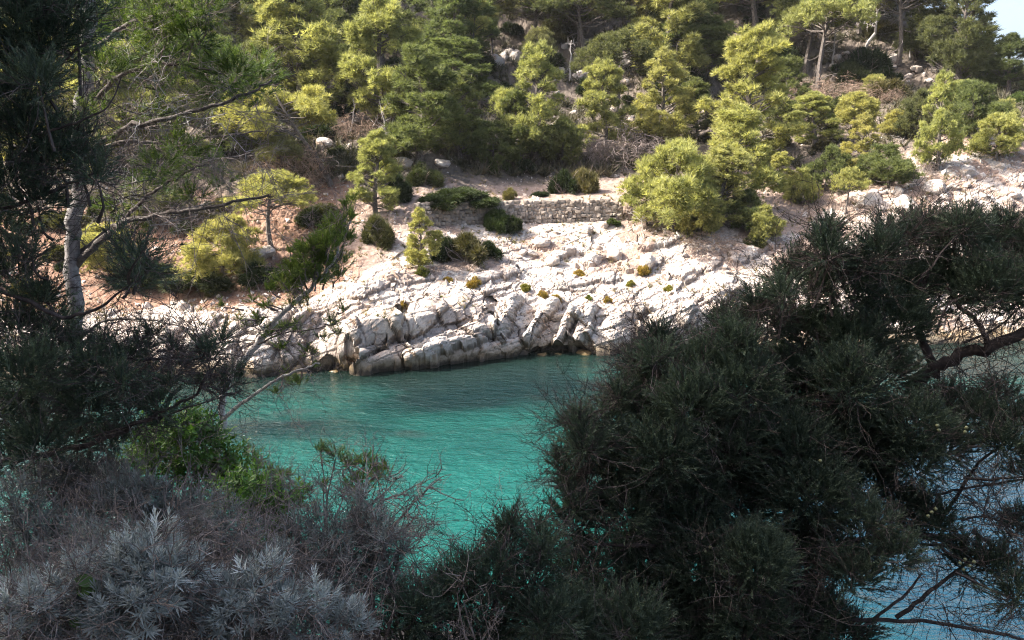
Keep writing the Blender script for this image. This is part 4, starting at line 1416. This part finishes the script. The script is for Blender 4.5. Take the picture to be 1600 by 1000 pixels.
def yj(px, py):
    """how far ahead the juniper's foliage stands"""
    return 4.6 + (1000 - py) / 660 * 1.0 + JR.uniform(-.35, .35)
J = [(1295, 388, 26), (1290, 360, 14), (1375, 385, 30), (1380, 365, 14), (1440, 372, 42), (1500, 372, 48), (1560, 378, 45), (1600, 380, 40), (1630, 400, 60), (1245, 430, 32), (1225, 450, 22), (1318, 440, 56), (1395, 440, 60), (1470, 445, 60), (1545, 440, 50), (1600, 460, 50),
     (1136, 500, 20), (1134, 478, 10), (1150, 530, 34), (1200, 490, 38), (1265, 515, 55), (1335, 525, 55), (1400, 500, 50), (1100, 575, 40), (1028, 540, 22), (1028, 515, 12), (1040, 580, 40), (985, 580, 18), (985, 610, 34), (1000, 640, 42), (1080, 635, 55), (1160, 610, 60), (1240, 605, 60), (1325, 600, 55), (1390, 585, 40),
     (895, 668, 22), (880, 690, 20), (935, 665, 30), (960, 640, 30), (905, 700, 34), (878, 742, 24), (890, 770, 28), (955, 720, 55), (1035, 710, 65), (1130, 700, 70), (1230, 700, 70), (1330, 690, 68), (1420, 670, 52), (1475, 640, 40), (1530, 660, 40), (1560, 620, 22), (1590, 670, 36), (1570, 700, 30),
     (890, 820, 44), (880, 790, 28), (965, 800, 65), (1060, 790, 75), (1160, 785, 75), (1265, 775, 70), (1360, 750, 60), (1430, 720, 42), (1480, 700, 36), (1605, 745, 26),
     (900, 890, 60), (990, 890, 75), (1090, 880, 75), (1180, 880, 66), (1260, 860, 56), (1345, 830, 50), (1420, 800, 40), (1455, 830, 36), (1510, 880, 36), (1555, 885, 30), (1590, 830, 30), (1590, 940, 30),
     (880, 970, 60), (970, 985, 70), (1070, 985, 70), (1170, 975, 60), (1260, 960, 50), (1330, 900, 40), (1320, 1000, 40), (1400, 870, 34)]
J += [(1296, 345, 12), (1292, 372, 20), (1382, 350, 14), (1440, 345, 18), (1505, 345, 22), (1215, 430, 14), (1250, 402, 16), (1335, 405, 20), (1133, 490, 14), (1150, 508, 18), (1028, 522, 15), (1024, 552, 22), (978, 562, 12), (955, 622, 18), (893, 652, 13), (868, 662, 10), (866, 720, 14), (868, 760, 14), (1100, 545, 20), (1180, 462, 14), (1420, 350, 12), (1570, 345, 20)]
J = [(a + (14 if a < 1010 else 0), b + (12 if b < 560 else 0), r * (.80 if a < 1010 else .92), yj(a, b)) for a, b, r in J]
J += [(a + JR.uniform(-20, 20), b + JR.uniform(-20, 20), r, Y + .65) for a, b, r, Y in J if 960 < a < 1340 and 560 < b < 940]
J += [(a, 985 + JR.uniform(-45, 25), JR.uniform(45, 62), 4.9 + JR.uniform(-.2, .3)) for a in range(850, 1270, 34)]
jbase = (4.6, 5.6, float(near_z(4.6, 5.6)) - .1)
DK = M_DARKBARK
jt, jcw = foliage_mass('juniper_tree', 'huge dark juniper filling the right half, its heavy limb reaching off the right edge', 'juniper', jbase, J, JP, M_JUNIPER, 640, DK,
    [([(1840, 1150, 5.6), (1830, 900, 5.5), (1790, 700, 5.3), (1720, 560, 5.2), (1640, 505, 5.1)], .11, .06, 'trunk'),
     ([(1400, 655, 5.6), (1330, 560, 5.7), (1290, 430, 5.8)], .035, .012, 'limb'),
     ([(1400, 655, 5.6), (1440, 592, 5.4), (1490, 560, 5.3), (1560, 535, 5.2), (1640, 505, 5.1)], .050, .034, 'limb'),
     ([(1460, 582, 5.4), (1440, 530, 5.5), (1432, 480, 5.5), (1450, 420, 5.5)], .035, .014, 'limb'),
     ([(1545, 540, 5.2), (1535, 510, 5.2), (1500, 480, 5.3), (1480, 450, 5.3)], .020, .008, 'limb'),
     ([(1500, 840, 5.5), (1400, 838, 5.2), (1330, 842, 5.0), (1270, 870, 4.9), (1240, 930, 4.8)], .028, .010, 'limb'),
     ([(1400, 660, 5.6), (1300, 720, 5.2), (1120, 700, 5.0), (960, 690, 5.0), (890, 670, 5.0)], .035, .010, 'limb'),
     ([(1420, 850, 5.2), (1300, 880, 5.0), (1100, 860, 4.9), (920, 850, 4.8)], .035, .010, 'limb'),
     ([(1400, 660, 5.6), (1240, 600, 5.4), (1100, 570, 5.3), (1030, 530, 5.3)], .032, .008, 'limb'),
     ([(1350, 590, 5.7), (1250, 500, 5.6), (1200, 470, 5.5), (1140, 490, 5.5)], .026, .007, 'limb'),
     ([(1200, 1000, 4.7), (1330, 968, 4.8), (1440, 970, 4.9), (1540, 985, 5.0), (1640, 1010, 5.0)], .016, .010, 'branch'),
     ([(1400, 965, 4.9), (1460, 920, 4.9), (1510, 880, 5.0), (1550, 860, 5.0)], .016, .007, 'branch'),
     ([(1340, 985, 4.8), (1420, 925, 4.9), (1440, 895, 4.9)], .012, .006, 'branch'),
     ([(1520, 830, 5.2), (1560, 860, 5.2), (1600, 885, 5.2), (1650, 930, 5.2)], .016, .008, 'branch'),
     ([(1380, 800, 5.3), (1460, 772, 5.2), (1530, 760, 5.2), (1620, 745, 5.1)], .012, .006, 'branch'),
     ([(1480, 800, 5.3), (1530, 720, 5.2), (1590, 680, 5.1)], .014, .006, 'branch')],
    twigs=26, seed=31, key='juniper', sdens=9500)

def bare_twigs(name_root, spots, mat, base, seed, n=26, size=.55, r=.0035):
    """open net of thin bare twigs in the crown's gaps"""
    rng = np.random.default_rng(seed); w = Geo()
    tw = [twig_template(rng, 1.0, r / size, 9, .45) for _ in range(4)]
    for px, py, rad, Y in spots:
        c, R = clump_world(px, py, rad, Y)
        p = c - np.array(base) + unit(rng.normal(size=(n, 3))) * R * rng.uniform(.1, 1, (n, 1))
        d = unit(rng.normal(size=(n, 3)) + np.array([.3, 0, -.05]))
        M = frames(d, rng) * (size * rng.uniform(.5, 1.1, n))[:, None, None]
        for k, (tv, tf) in enumerate(tw):
            s = np.arange(n) % 4 == k
            w.scatter(tv, tf, M[s], p[s], .5)
    return link('bare_twigs', w.data('bare_twigs', mat), name_root)
bare_twigs(jt, [(1540, 770, 60, 5.0), (1480, 780, 60, 5.0), (1420, 830, 50, 4.9), (1460, 960, 70, 4.8), (1560, 940, 60, 4.9), (1240, 900, 70, 4.6), (1150, 930, 80, 4.5), (1560, 830, 40, 5.0), (1500, 520, 40, 5.2), (1570, 560, 40, 5.1), (1590, 480, 40, 5.2), (1530, 600, 30, 5.1)], DK, jbase, 5, 24)
bare_twigs(jt, [(1080, 860, 90, 4.4), (950, 880, 90, 4.4), (1260, 760, 80, 4.7), (1100, 700, 80, 4.8), (1350, 620, 60, 5.0), (1200, 560, 60, 5.2), (1000, 760, 70, 4.7)], DK, jbase, 6, 12, .4, .0022)
# cone berries
cb = np.random.default_rng(9)
import bmesh as _bm
b_ = _bm.new(); _bm.ops.create_icosphere(b_, subdivisions=2, radius=.011)
berry_me = bpy.data.meshes.new('berry'); b_.to_mesh(berry_me); b_.free()
m_, nt_, out_ = new_mat('juniper_berry')
pb_ = nd(nt_, 'ShaderNodeBsdfPrincipled'); pb_.inputs['Base Color'].default_value = (.16, .17, .08, 1); pb_.inputs['Roughness'].default_value = .5
nt_.links.new(pb_.outputs[0], out_.inputs[0]); berry_me.materials.append(m_)
for px, py in ((1500, 880), (1508, 874), (1515, 884), (1522, 878), (1505, 890), (1370, 818), (1380, 815), (1282, 720), (1465, 665), (1467, 672), (1510, 668), (1508, 675), (1150, 850), (1456, 800), (1462, 795), (1450, 806), (1110, 855), (1102, 862)):
    o = link('berry', berry_me, jt)
    o.location = Vector(at(px, py, 4.55)) - Vector(jbase)

# lower juniper that rises between the grey shrubs and the big juniper
J2 = [(790, 840, 18), (795, 820, 10), (790, 865, 26), (838, 835, 16), (850, 862, 26), (735, 885, 12), (725, 905, 20), (770, 900, 34), (830, 905, 40), (690, 910, 14), (680, 935, 24), (720, 940, 40), (790, 955, 45), (850, 970, 40), (650, 960, 36), (700, 990, 40), (770, 1010, 40), (630, 1000, 30), (612, 950, 14)]
J2 = [(a, b, r, 4.1 + JR.uniform(-.25, .25)) for a, b, r in J2]
b2 = (-.1, 4.3, float(near_z(-.1, 4.3)) - .1)
foliage_mass('juniper_bush', 'lower dark juniper at bottom centre, between the grey shrubs and the huge juniper', 'juniper', b2, J2, JP, M_JUNIPER, 520, DK,
    [([(760, 1080, 4.3), (765, 980, 4.2), (785, 880, 4.1)], .022, .008, 'trunk'), ([(750, 1040, 4.3), (700, 950, 4.2), (690, 890, 4.1)], .016, .006, 'branch'), ([(770, 1020, 4.3), (830, 930, 4.1), (845, 860, 4.1)], .016, .006, 'branch')],
    twigs=14, seed=33, key='juniper', sdens=9500)

# ---------------------------------------------------------------- dark juniper at the left edge
def lj(a, b): return 4.6 + JR.uniform(-.5, .6)
JL = [(15, 30, 70), (70, 60, 60), (115, 30, 40), (20, 110, 60), (10, 170, 50), (60, 130, 34), (40, 220, 50), (110, 215, 30), (90, 255, 36), (135, 255, 36), (20, 290, 50), (60, 320, 44), (150, 280, 22), (5, 360, 50), (20, 430, 44), (50, 400, 26),
      (215, 405, 28), (222, 430, 30), (200, 440, 26), (60, 470, 36), (30, 520, 44), (90, 510, 34), (100, 560, 50), (40, 590, 56), (150, 580, 44), (160, 545, 22), (200, 560, 26), (225, 545, 16), (20, 660, 50), (80, 640, 56), (140, 640, 50), (200, 640, 46), (245, 630, 34), (190, 600, 26), (120, 690, 40), (60, 700, 40), (180, 690, 34), (250, 660, 22), (10, 720, 36),
      (345, 535, 16), (330, 560, 18), (320, 548, 14), (360, 595, 20), (350, 615, 16), (330, 590, 12), (285, 570, 12), (265, 600, 12), (310, 600, 10), (240, 520, 12), (270, 545, 8)]
JL = [(a, b, r * (.92 if a < 120 and not 280 < b < 520 else .78), lj(a, b)) for a, b, r in JL]
b3 = (-3.6, 4.6, float(near_z(-3.6, 4.6)) - .1)
lt, _ = foliage_mass('juniper_tree', 'dark juniper at the left edge with drooping sprays over the water', 'juniper', b3, JL, JP_L, M_JUNIPER, 560, DK,
    [([(-180, 1000, 4.6), (-160, 700, 4.7), (-120, 350, 4.8), (-60, 60, 4.9)], .07, .035, 'trunk'),
     ([(-150, 720, 4.7), (0, 722, 4.6), (70, 712, 4.6), (150, 690, 4.6), (230, 655, 4.6), (300, 620, 4.6), (345, 560, 4.6)], .028, .005, 'limb'),
     ([(-130, 560, 4.7), (20, 560, 4.6), (110, 560, 4.6), (200, 562, 4.6), (270, 560, 4.5), (330, 545, 4.5)], .020, .004, 'limb'),
     ([(-100, 420, 4.8), (20, 460, 4.6), (100, 500, 4.6), (160, 480, 4.6), (205, 440, 4.6)], .018, .005, 'limb'),
     ([(-80, 300, 4.8), (0, 330, 4.7), (80, 300, 4.7), (150, 270, 4.7)], .018, .005, 'limb'),
     ([(-70, 120, 4.9), (0, 140, 4.8), (80, 110, 4.8), (140, 60, 4.8)], .02, .006, 'limb'),
     ([(60, 210, 4.6), (110, 195, 4.6), (170, 170, 4.6), (190, 120, 4.6)], .008, .003, 'branch'),
     ([(120, 690, 4.6), (240, 655, 4.5), (300, 635, 4.5), (380, 610, 4.5)], .008, .003, 'branch')],
    twigs=20, seed=35, key='juniper_loose', sdens=7000)
bare_twigs(lt, [(180, 330, 60, 4.8), (60, 200, 80, 4.8), (250, 560, 60, 4.6), (300, 600, 50, 4.6), (190, 480, 50, 4.6), (120, 120, 80, 4.9)], DK, b3, 8, 12, .45, .003)

# ---------------------------------------------------------------- near pine on the left, its crown going up out of the picture
NP = [plume(np.random.default_rng(50 + k), 46, .16, .095, .0065, (.4, 1.1), .3) for k in range(4)]
NPT = [blade_tuft(np.random.default_rng(90 + k), 16, .26, .05, 1.3) for k in range(3)]
pb3 = at(112, 640, 9.0); pb3[2] = float(near_z(pb3[0], pb3[1])) - .1 if near_z(pb3[0], pb3[1]) > 3 else 4.0
NPC = [(200, 60, 44), (255, 75, 42), (295, 95, 42), (335, 118, 38), (300, 55, 34), (370, 118, 34), (400, 132, 28), (345, 150, 22), (410, 108, 18), (160, 110, 30), (235, 130, 22), (250, 30, 36), (180, 20, 40), (320, 20, 24),
       (290, 238, 30), (250, 262, 26), (320, 262, 24), (270, 290, 20), (225, 285, 18), (350, 285, 16), (300, 310, 14), (190, 200, 16), (175, 330, 20), (205, 375, 16), (240, 180, 14), (150, 180, 20)]
NPC = [(a, b, r, 9.0 + JR.uniform(-.9, .9)) for a, b, r in NPC]
ptree, _ = foliage_mass('pine_tree', 'near pine with a tall grey trunk at left and long bare branches reaching right', 'pine tree', pb3, NPC, NP, M_NEARPINE, 170, M_BARK,
    [([(112, 660, 9.0), (118, 520, 9.0), (116, 420, 9.0), (120, 320, 9.0), (128, 200, 9.0), (134, 90, 9.0), (140, -40, 9.0), (150, -400, 9.0), (170, -700, 9.0)], .092, .06, 'trunk'),
     ([(116, 420, 9.0), (160, 372, 8.9), (195, 345, 8.8), (260, 335, 8.7), (340, 322, 8.6), (420, 305, 8.5)], .045, .012, 'limb'),
     ([(118, 400, 9.0), (190, 345, 9.0), (240, 300, 8.9), (290, 270, 8.8), (330, 250, 8.7)], .03, .008, 'limb'),
     ([(124, 260, 9.0), (165, 215, 8.9), (215, 195, 8.8), (290, 180, 8.7), (380, 150, 8.6), (425, 125, 8.6)], .04, .010, 'limb'),
     ([(124, 250, 9.0), (180, 222, 9.2), (240, 222, 9.3), (320, 215, 9.3), (410, 205, 9.2)], .03, .008, 'limb'),
     ([(130, 180, 9.0), (180, 120, 8.8), (250, 95, 8.7), (330, 110, 8.6)], .035, .010, 'limb'),
     ([(134, 90, 9.0), (190, 40, 8.8), (260, 20, 8.7), (330, 30, 8.6)], .03, .010, 'limb'),
     ([(110, 540, 9.0), (160, 500, 8.9), (230, 498, 8.8), (300, 515, 8.7)], .02, .006, 'limb'),
     ([(122, 330, 9.0), (90, 280, 9.1), (50, 240, 9.2), (0, 220, 9.3)], .03, .010, 'limb')],
    twigs=34, seed=37, twmat=M_TWIG, up=.5, key='near_pine', sdens=1000)
for o in ptree.children:
    if o.name.startswith('trunk'): o.data.materials[0] = M_GREYBARK
bare_twigs(ptree, [(200, 200, 50, 8.9), (280, 200, 60, 8.8), (360, 190, 60, 8.7), (250, 150, 50, 8.8), (330, 240, 50, 8.7), (400, 250, 40, 8.6), (260, 330, 50, 8.8), (340, 330, 50, 8.7), (180, 300, 50, 8.9), (400, 320, 30, 8.6), (220, 240, 50, 8.9), (150, 240, 40, 9.0)], M_TWIG, pb3, 11, 15, .75, .005)
bare_twigs(ptree, [(240, 160, 60, 8.6), (320, 170, 60, 8.6), (220, 320, 50, 8.7)], M_DEAD, pb3, 12, 8, .8, .0065)

# thin leaning pine
M_YOUNG = leaf_mat('young_pine_needles', (0.075, 0.120, 0.032), (0.19, 0.25, 0.075), 0.4, None, 0.5)
NP2 = [plume(np.random.default_rng(150 + k), 30, .075, .052, .0034, (.2, .75), .25) for k in range(4)]
LB = at(333, 735, 7.6)
LC = [(545, 345, 12), (540, 375, 18), (550, 315, 8), (515, 385, 22), (500, 410, 20), (530, 410, 18), (475, 400, 16), (460, 425, 18), (490, 435, 16), (440, 440, 14), (510, 440, 10), (425, 455, 10), (455, 455, 10), (395, 470, 6), (415, 480, 6), (480, 470, 7), (350, 480, 6), (400, 495, 6), (520, 500, 7), (465, 520, 8), (505, 530, 8), (540, 485, 6), (440, 545, 8), (490, 555, 6), (430, 615, 6), (450, 512, 6), (375, 500, 6), (530, 520, 6)]
for x0, y0, x1, y1, n in ((455, 440, 552, 320, 26), (430, 455, 540, 420, 12), (470, 400, 530, 375, 8), (420, 520, 540, 500, 6), (360, 500, 480, 470, 5), (430, 610, 510, 550, 5)):
    for _ in range(n):
        t_ = JR.uniform(0, 1)
        LC.append((x0 + (x1 - x0) * t_ + JR.normal() * 9, y0 + (y1 - y0) * t_ + JR.normal() * 9, JR.uniform(5, 11)))
LC = [(a, b, r, 7.4 + JR.uniform(-.35, .35)) for a, b, r in LC]
lp, _ = foliage_mass('pine_tree', 'thin leaning young pine with pale crooked stem and a feathery green head', 'pine tree', LB, LC, NP2, M_YOUNG, 620, M_BARK,
    [([(333, 740, 7.6), (342, 700, 7.6), (350, 668, 7.6), (346, 640, 7.6), (352, 600, 7.55), (380, 560, 7.5)], .038, .030, 'trunk'),
     ([(380, 565, 7.5), (415, 520, 7.5), (445, 485, 7.45), (480, 455, 7.4), (515, 420, 7.4), (548, 345, 7.35)], .034, .010, 'trunk'),
     ([(348, 655, 7.6), (385, 625, 7.5), (425, 597, 7.4), (465, 578, 7.3), (500, 568, 7.25)], .022, .007, 'limb'),
     ([(400, 540, 7.5), (440, 520, 7.4), (490, 515, 7.3), (530, 505, 7.2)], .010, .003, 'branch'),
     ([(445, 485, 7.45), (420, 475, 7.4), (400, 478, 7.4)], .008, .003, 'branch'),
     ([(480, 455, 7.4), (470, 420, 7.4), (475, 395, 7.4)], .010, .004, 'branch'), ([(515, 420, 7.4), (535, 400, 7.4), (540, 370, 7.4)], .008, .003, 'branch'),
     ([(500, 435, 7.4), (500, 400, 7.4), (515, 375, 7.4)], .010, .004, 'branch'),
     ([(425, 597, 7.4), (470, 560, 7.3), (500, 550, 7.3)], .006, .003, 'branch')],
    twigs=2, seed=39, twmat=M_TWIG, up=1.0, inner=.1, key='young_pine', sdens=5200)
for o in lp.children:
    if o.name.startswith(('trunk', 'limb')): o.data.materials[0] = M_PALEBARK
bare_twigs(lp, [(430, 590, 40, 7.4), (470, 540, 40, 7.3), (500, 500, 40, 7.3), (380, 520, 30, 7.4), (440, 630, 30, 7.3)], M_TWIG, LB, 14, 12, .5, .003)

# ---------------------------------------------------------------- green leafy shrubs
OV = [oval_sprig(np.random.default_rng(40 + k), 9, .14, .055, .022) for k in range(4)]
def shrub(name, label, clumps, temps, mat, dens, seed, wood, up=.7, group=None, twigs=14, scale=(.75, 1.25), inner=.3, stems=True, key=None, sdens=None):
    c0 = np.mean([at(a, b, Y) for a, b, _, Y in clumps], 0)
    base = np.array([c0[0], c0[1], float(near_z(c0[0], c0[1])) - .05])
    t, cw = foliage_mass(name, label, 'shrub', base, clumps, temps, mat, dens, wood, [], twigs=twigs, up=up, seed=seed, twmat=wood, inner=inner, scale=scale, group=group, crown_name='foliage', key=key, sdens=sdens)
    if stems:
        rng = np.random.default_rng(seed + 500); w = Geo()
        for c, r in cw:
            w.tube(bent(rng, rng.normal(size=3) * np.array([.08, .08, 0]), c, .08, 7), np.linspace(.014, .005, 7), 5)
        link('stem', w.data('stem', wood), t)
    return t
def C(lst, Y, j=.2): return [(a, b, r, Y + JR.uniform(-j, j)) for a, b, r in lst]
shrub('green_shrub', 'glossy green leafy shrub around the foot of the thin leaning pine', C([(245, 690, 30), (285, 672, 26), (310, 700, 36), (260, 730, 34), (305, 745, 30), (225, 715, 24), (340, 740, 22), (365, 725, 22), (390, 735, 18), (355, 765, 30), (300, 680, 20), (210, 745, 24)], 6.8), OV, M_LENTISK, 420, 41, M_TWIG, key='lentisk', sdens=3400)
shrub('green_shrub', 'bright green low shrub on the slope right of the crooked stem foot', C([(395, 770, 24), (425, 782, 24), (370, 780, 26), (440, 800, 20), (420, 815, 24), (410, 840, 22), (435, 845, 18), (400, 800, 20), (425, 865, 16), (455, 790, 14)], 5.8), OV, M_LENTISK, 460, 42, M_TWIG, key='lentisk', sdens=3800)
shrub('pine_sapling', 'thin green pine sapling rising over the water left of the dry twig bush', C([(500, 705, 10), (525, 715, 14), (545, 730, 14), (570, 725, 16), (590, 745, 18), (560, 755, 16), (540, 770, 12), (600, 735, 10), (505, 760, 8), (480, 768, 8), (450, 745, 8), (465, 770, 8), (430, 745, 10), (420, 740, 8)], 6.6), NP2, M_YOUNG, 520, 43, M_TWIG, up=.8, twigs=10, key='young_pine', sdens=5200)

# ---------------------------------------------------------------- silver leaved shrubs of the foreground
SV = [leaf_shoot(np.random.default_rng(30 + k), 26, .11, .052, .0054) for k in range(5)]
SV2 = [leaf_shoot(np.random.default_rng(35 + k), 18, .09, .042, .0046) for k in range(5)]
SHR = [
    ('large silver leaved shrub at bottom left, its pale rosettes nearest of all', [(215, 890, 34), (240, 860, 26), (190, 920, 36), (250, 920, 40), (215, 955, 40), (290, 950, 38), (160, 960, 36), (280, 905, 26), (240, 990, 40), (180, 1000, 40), (320, 985, 34)], 3.0, SV, M_SILVER, 700),
    ('silver leaved shrub in the bottom left corner beside a broad green leaf', [(30, 980, 30), (60, 1000, 30), (90, 935, 24), (20, 930, 20), (100, 985, 26), (60, 950, 20), (130, 900, 18)], 2.9, SV, M_SILVER, 560),
    ('silver leaved shrub along the bottom edge left of the lower juniper', [(370, 960, 34), (400, 920, 28), (430, 965, 34), (350, 1000, 34), (410, 1000, 34), (470, 990, 34), (490, 950, 26), (350, 930, 22), (540, 990, 30)], 3.2, SV, M_SILVER, 640),
    ('grey silver shrub under the green shrub, middle of the left foreground', [(240, 800, 26), (210, 810, 26), (265, 825, 26), (220, 780, 20), (180, 790, 24), (290, 810, 20), (250, 840, 24)], 4.2, SV, M_SILVERDULL, 620),
    ('pale silver shrub at the top of the left foreground below the dark branch', [(100, 745, 22), (130, 755, 26), (160, 765, 26), (90, 770, 24), (190, 760, 18), (120, 785, 26), (150, 800, 24), (60, 760, 20)], 4.6, SV, M_SILVERDULL, 600),
    ('dull grey shrub at the left edge under the dark juniper', [(20, 790, 30), (50, 820, 32), (20, 850, 34), (70, 860, 32), (100, 830, 26), (30, 900, 30), (85, 885, 24), (130, 850, 24)], 3.9, SV2, M_SILVERDULL, 560),
    ('grey purple shrub of fine leaves in the middle of the foreground', [(310, 830, 28), (340, 810, 26), (340, 850, 30), (310, 870, 28), (370, 870, 28), (330, 900, 28), (290, 845, 20), (385, 840, 18), (360, 905, 26)], 3.9, SV2, M_SILVERDULL, 640),
    ('blue grey shrub below the dry twig bush', [(500, 830, 28), (480, 860, 30), (520, 860, 30), (500, 890, 30), (545, 830, 24), (550, 875, 28), (470, 900, 28), (530, 915, 28), (460, 835, 18)], 4.0, SV2, M_SILVERDULL, 700),
    ('pale blue grey shrub hugging the left side of the lower juniper', [(580, 870, 24), (600, 845, 20), (610, 880, 24), (580, 910, 28), (555, 935, 26), (625, 860, 14), (600, 925, 20), (560, 800, 22), (580, 825, 22)], 4.1, SV2, M_SILVERDULL, 700),
    ('small grey green shrub between the bright green shrub and the blue grey one', [(430, 890, 24), (410, 900, 22), (450, 920, 22), (440, 870, 16), (400, 880, 16), (420, 930, 20)], 3.7, SV2, M_SILVERDULL, 600),
    ('dark twiggy shrub in the bottom left shadows behind the large silver one', [(150, 860, 30), (120, 900, 30), (110, 940, 26), (160, 895, 26), (80, 915, 22)], 3.5, SV2, M_SILVERDULL, 260),
]
for i, (lab, cl, Y, tm, mt, den) in enumerate(SHR):
    t = shrub('silver_shrub', lab, C(cl, Y, .15), tm, mt, den * 1.15, 60 + i, M_SILVERTWIG, up=.9, twigs=20, group='silver and grey shrubs of the foreground', key='silver%d%s' % (tm is SV, mt.name), sdens=6500 if tm is SV else 5000)
    # body of twigs that reaches down to the slope
    base = np.array(t.location)
    low = [(a, b + 40, r * 1.2, Y + .1) for a, b, r in cl]
    bare_twigs(t, low, M_SILVERTWIG, base, 200 + i, 14, .22, .0022)

# broad green leaves of a plant by the silver shrub
bl = thing('broad_leaf_plant', at(125, 960, 2.9), 'plant with a few broad green leaves among the silver leaves at bottom left', 'plant')
rng = np.random.default_rng(4)
for px, py, L, a in ((120, 925, .085, .6), (135, 935, .075, 1.1), (108, 965, .10, -.4), (130, 972, .07, -.1), (150, 910, .08, 2.6)):
    g = Geo(); n = 7
    c = np.array(at(px, py, 2.85)) - np.array(bl.location)
    d = np.array([math.cos(a), -.2, math.sin(a) * .6]); d = unit(d); w = unit(np.cross(d, np.array([.2, -.8, .6]))); nn = np.cross(w, d)
    V, Q = [], []
    for i in range(n):
        s = i / (n - 1); wd = L * .32 * math.sin(math.pi * min(.98, s * .9 + .08)); bend_ = nn * -L * .2 * s * s
        V += [c + d * L * s - w * wd + bend_ + nn * wd * .25, c + d * L * s + bend_, c + d * L * s + w * wd + bend_ + nn * wd * .25]
    for i in range(n - 1):
        for k in (0, 1): Q.append([3 * i + k, 3 * i + k + 1, 3 * i + k + 4, 3 * i + k + 3])
    g.add(V, Q=np.array(Q), tint=rng.uniform(.2, .9))
    link('leaf', g.data('leaf', M_BROAD, True), bl)

# ---------------------------------------------------------------- dry twig bush over the water
def twig_bush(label, base_px, Y, tips, mat, seed, r0=.012):
    rng = np.random.default_rng(seed)
    base = at(base_px[0], base_px[1], Y)
    t = thing('dry_bush', base, label, 'dead bush')
    for k, (px, py) in enumerate(tips):
        g = Geo()
        e = at(px, py, Y + rng.uniform(-.5, .5)) - base
        q = bent(rng, [0, 0, 0], e, .13, 9); g.tube(q, np.linspace(r0, r0 * .2, 9), 5)
        for _ in range(9):
            i = rng.integers(2, 9)
            L = np.linalg.norm(e) * rng.uniform(.15, .4)
            s = bent(rng, q[i], q[i] + unit(unit(e) * .7 + rng.normal(size=3) * .8 + np.array([0, 0, .15])) * L, .18, 6)
            g.tube(s, np.linspace(r0 * .4, r0 * .12, 6), 4)
            for _ in range(4):
                j = rng.integers(1, 6)
                g.tube(bent(rng, s[j], s[j] + unit(rng.normal(size=3)) * L * .4, .2, 4), np.linspace(r0 * .2, r0 * .09, 4), 3)
        link('branch', g.data('branch', mat), t)
    return t
twig_bush('bare brown twig bush standing against the turquoise water at bottom centre', (560, 850), 5.4, [(670, 760), (680, 745), (655, 800), (640, 730), (620, 715), (665, 835), (590, 715), (600, 790), (650, 775), (560, 740), (625, 830), (540, 760)], M_TWIG, 71)
twig_bush('small pale bare twigs between the twig bush and the lower juniper', (700, 930), 4.6, [(640, 850), (665, 865), (705, 850), (720, 830), (745, 870), (690, 875), (785, 770), (820, 800), (650, 890)], M_SILVERTWIG, 72, .006)
twig_bush('tangle of bare grey twigs in front of the bright green shrub', (350, 930), 3.7, [(350, 800), (330, 830), (375, 820), (390, 850), (310, 850), (300, 880), (400, 880), (345, 850)], M_SILVERTWIG, 73, .005)
twig_bush('bare dead twigs under the lower juniper at the bottom edge', (740, 1040), 3.7, [(690, 920), (720, 900), (750, 930), (780, 960), (660, 950), (710, 960), (735, 905)], M_SILVERTWIG, 74, .006)

# ---------------------------------------------------------------- unseen pines added to shade the foreground, above and left of the view
def shade_pine(x, y, H, W, seed, label):
    rng = np.random.default_rng(seed)
    z = float(near_z(x, y))
    t = thing('pine_tree', (x, y, z - .2), label, 'pine tree')
    w = Geo(); pts = bent(rng, [0, 0, 0], [W * .1, 0, H * .95], .03, 8); w.tube(pts, np.linspace(.16, .05, 8), 7); link('trunk', w.data('trunk', M_BARK), t)
    cl = []
    for i in range(34):
        a = i * 2.4; q = math.sqrt((i + .5) / 34)
        c = np.array([W * .1 + math.cos(a) * q * W * .42, math.sin(a) * q * W * .42, H * (.92 - .35 * q * q) + rng.uniform(-.8, .4)])
        cl.append((c, np.array([1, 1, .7]) * W * rng.uniform(.11, .16)))
    g = Geo(); fill_clumps(g, rng, cl, NPT, 95, up=.5, inner=.2, scale=(1.4, 2.4)); link('crown', g.data('crown', M_NEARPINE), t)
for k, (x, y, H, W, lab) in enumerate(((-7.4, 2.6, 12.5, 6.9, 'unseen pine added just left of the viewpoint, its crown overhead shading the foreground'), (-11.0, 3.0, 12.5, 6.9, 'unseen pine added to shade the foreground, second to the left of the viewpoint'), (-13.5, 1.5, 12, 6.9, 'unseen pine added to shade the foreground, third to the left of the viewpoint'), (-15.8, 3.0, 11.5, 6.9, 'unseen pine added to shade the foreground, farthest to the left of the viewpoint'))):
    shade_pine(x, y, H, W, 300 + k, lab)
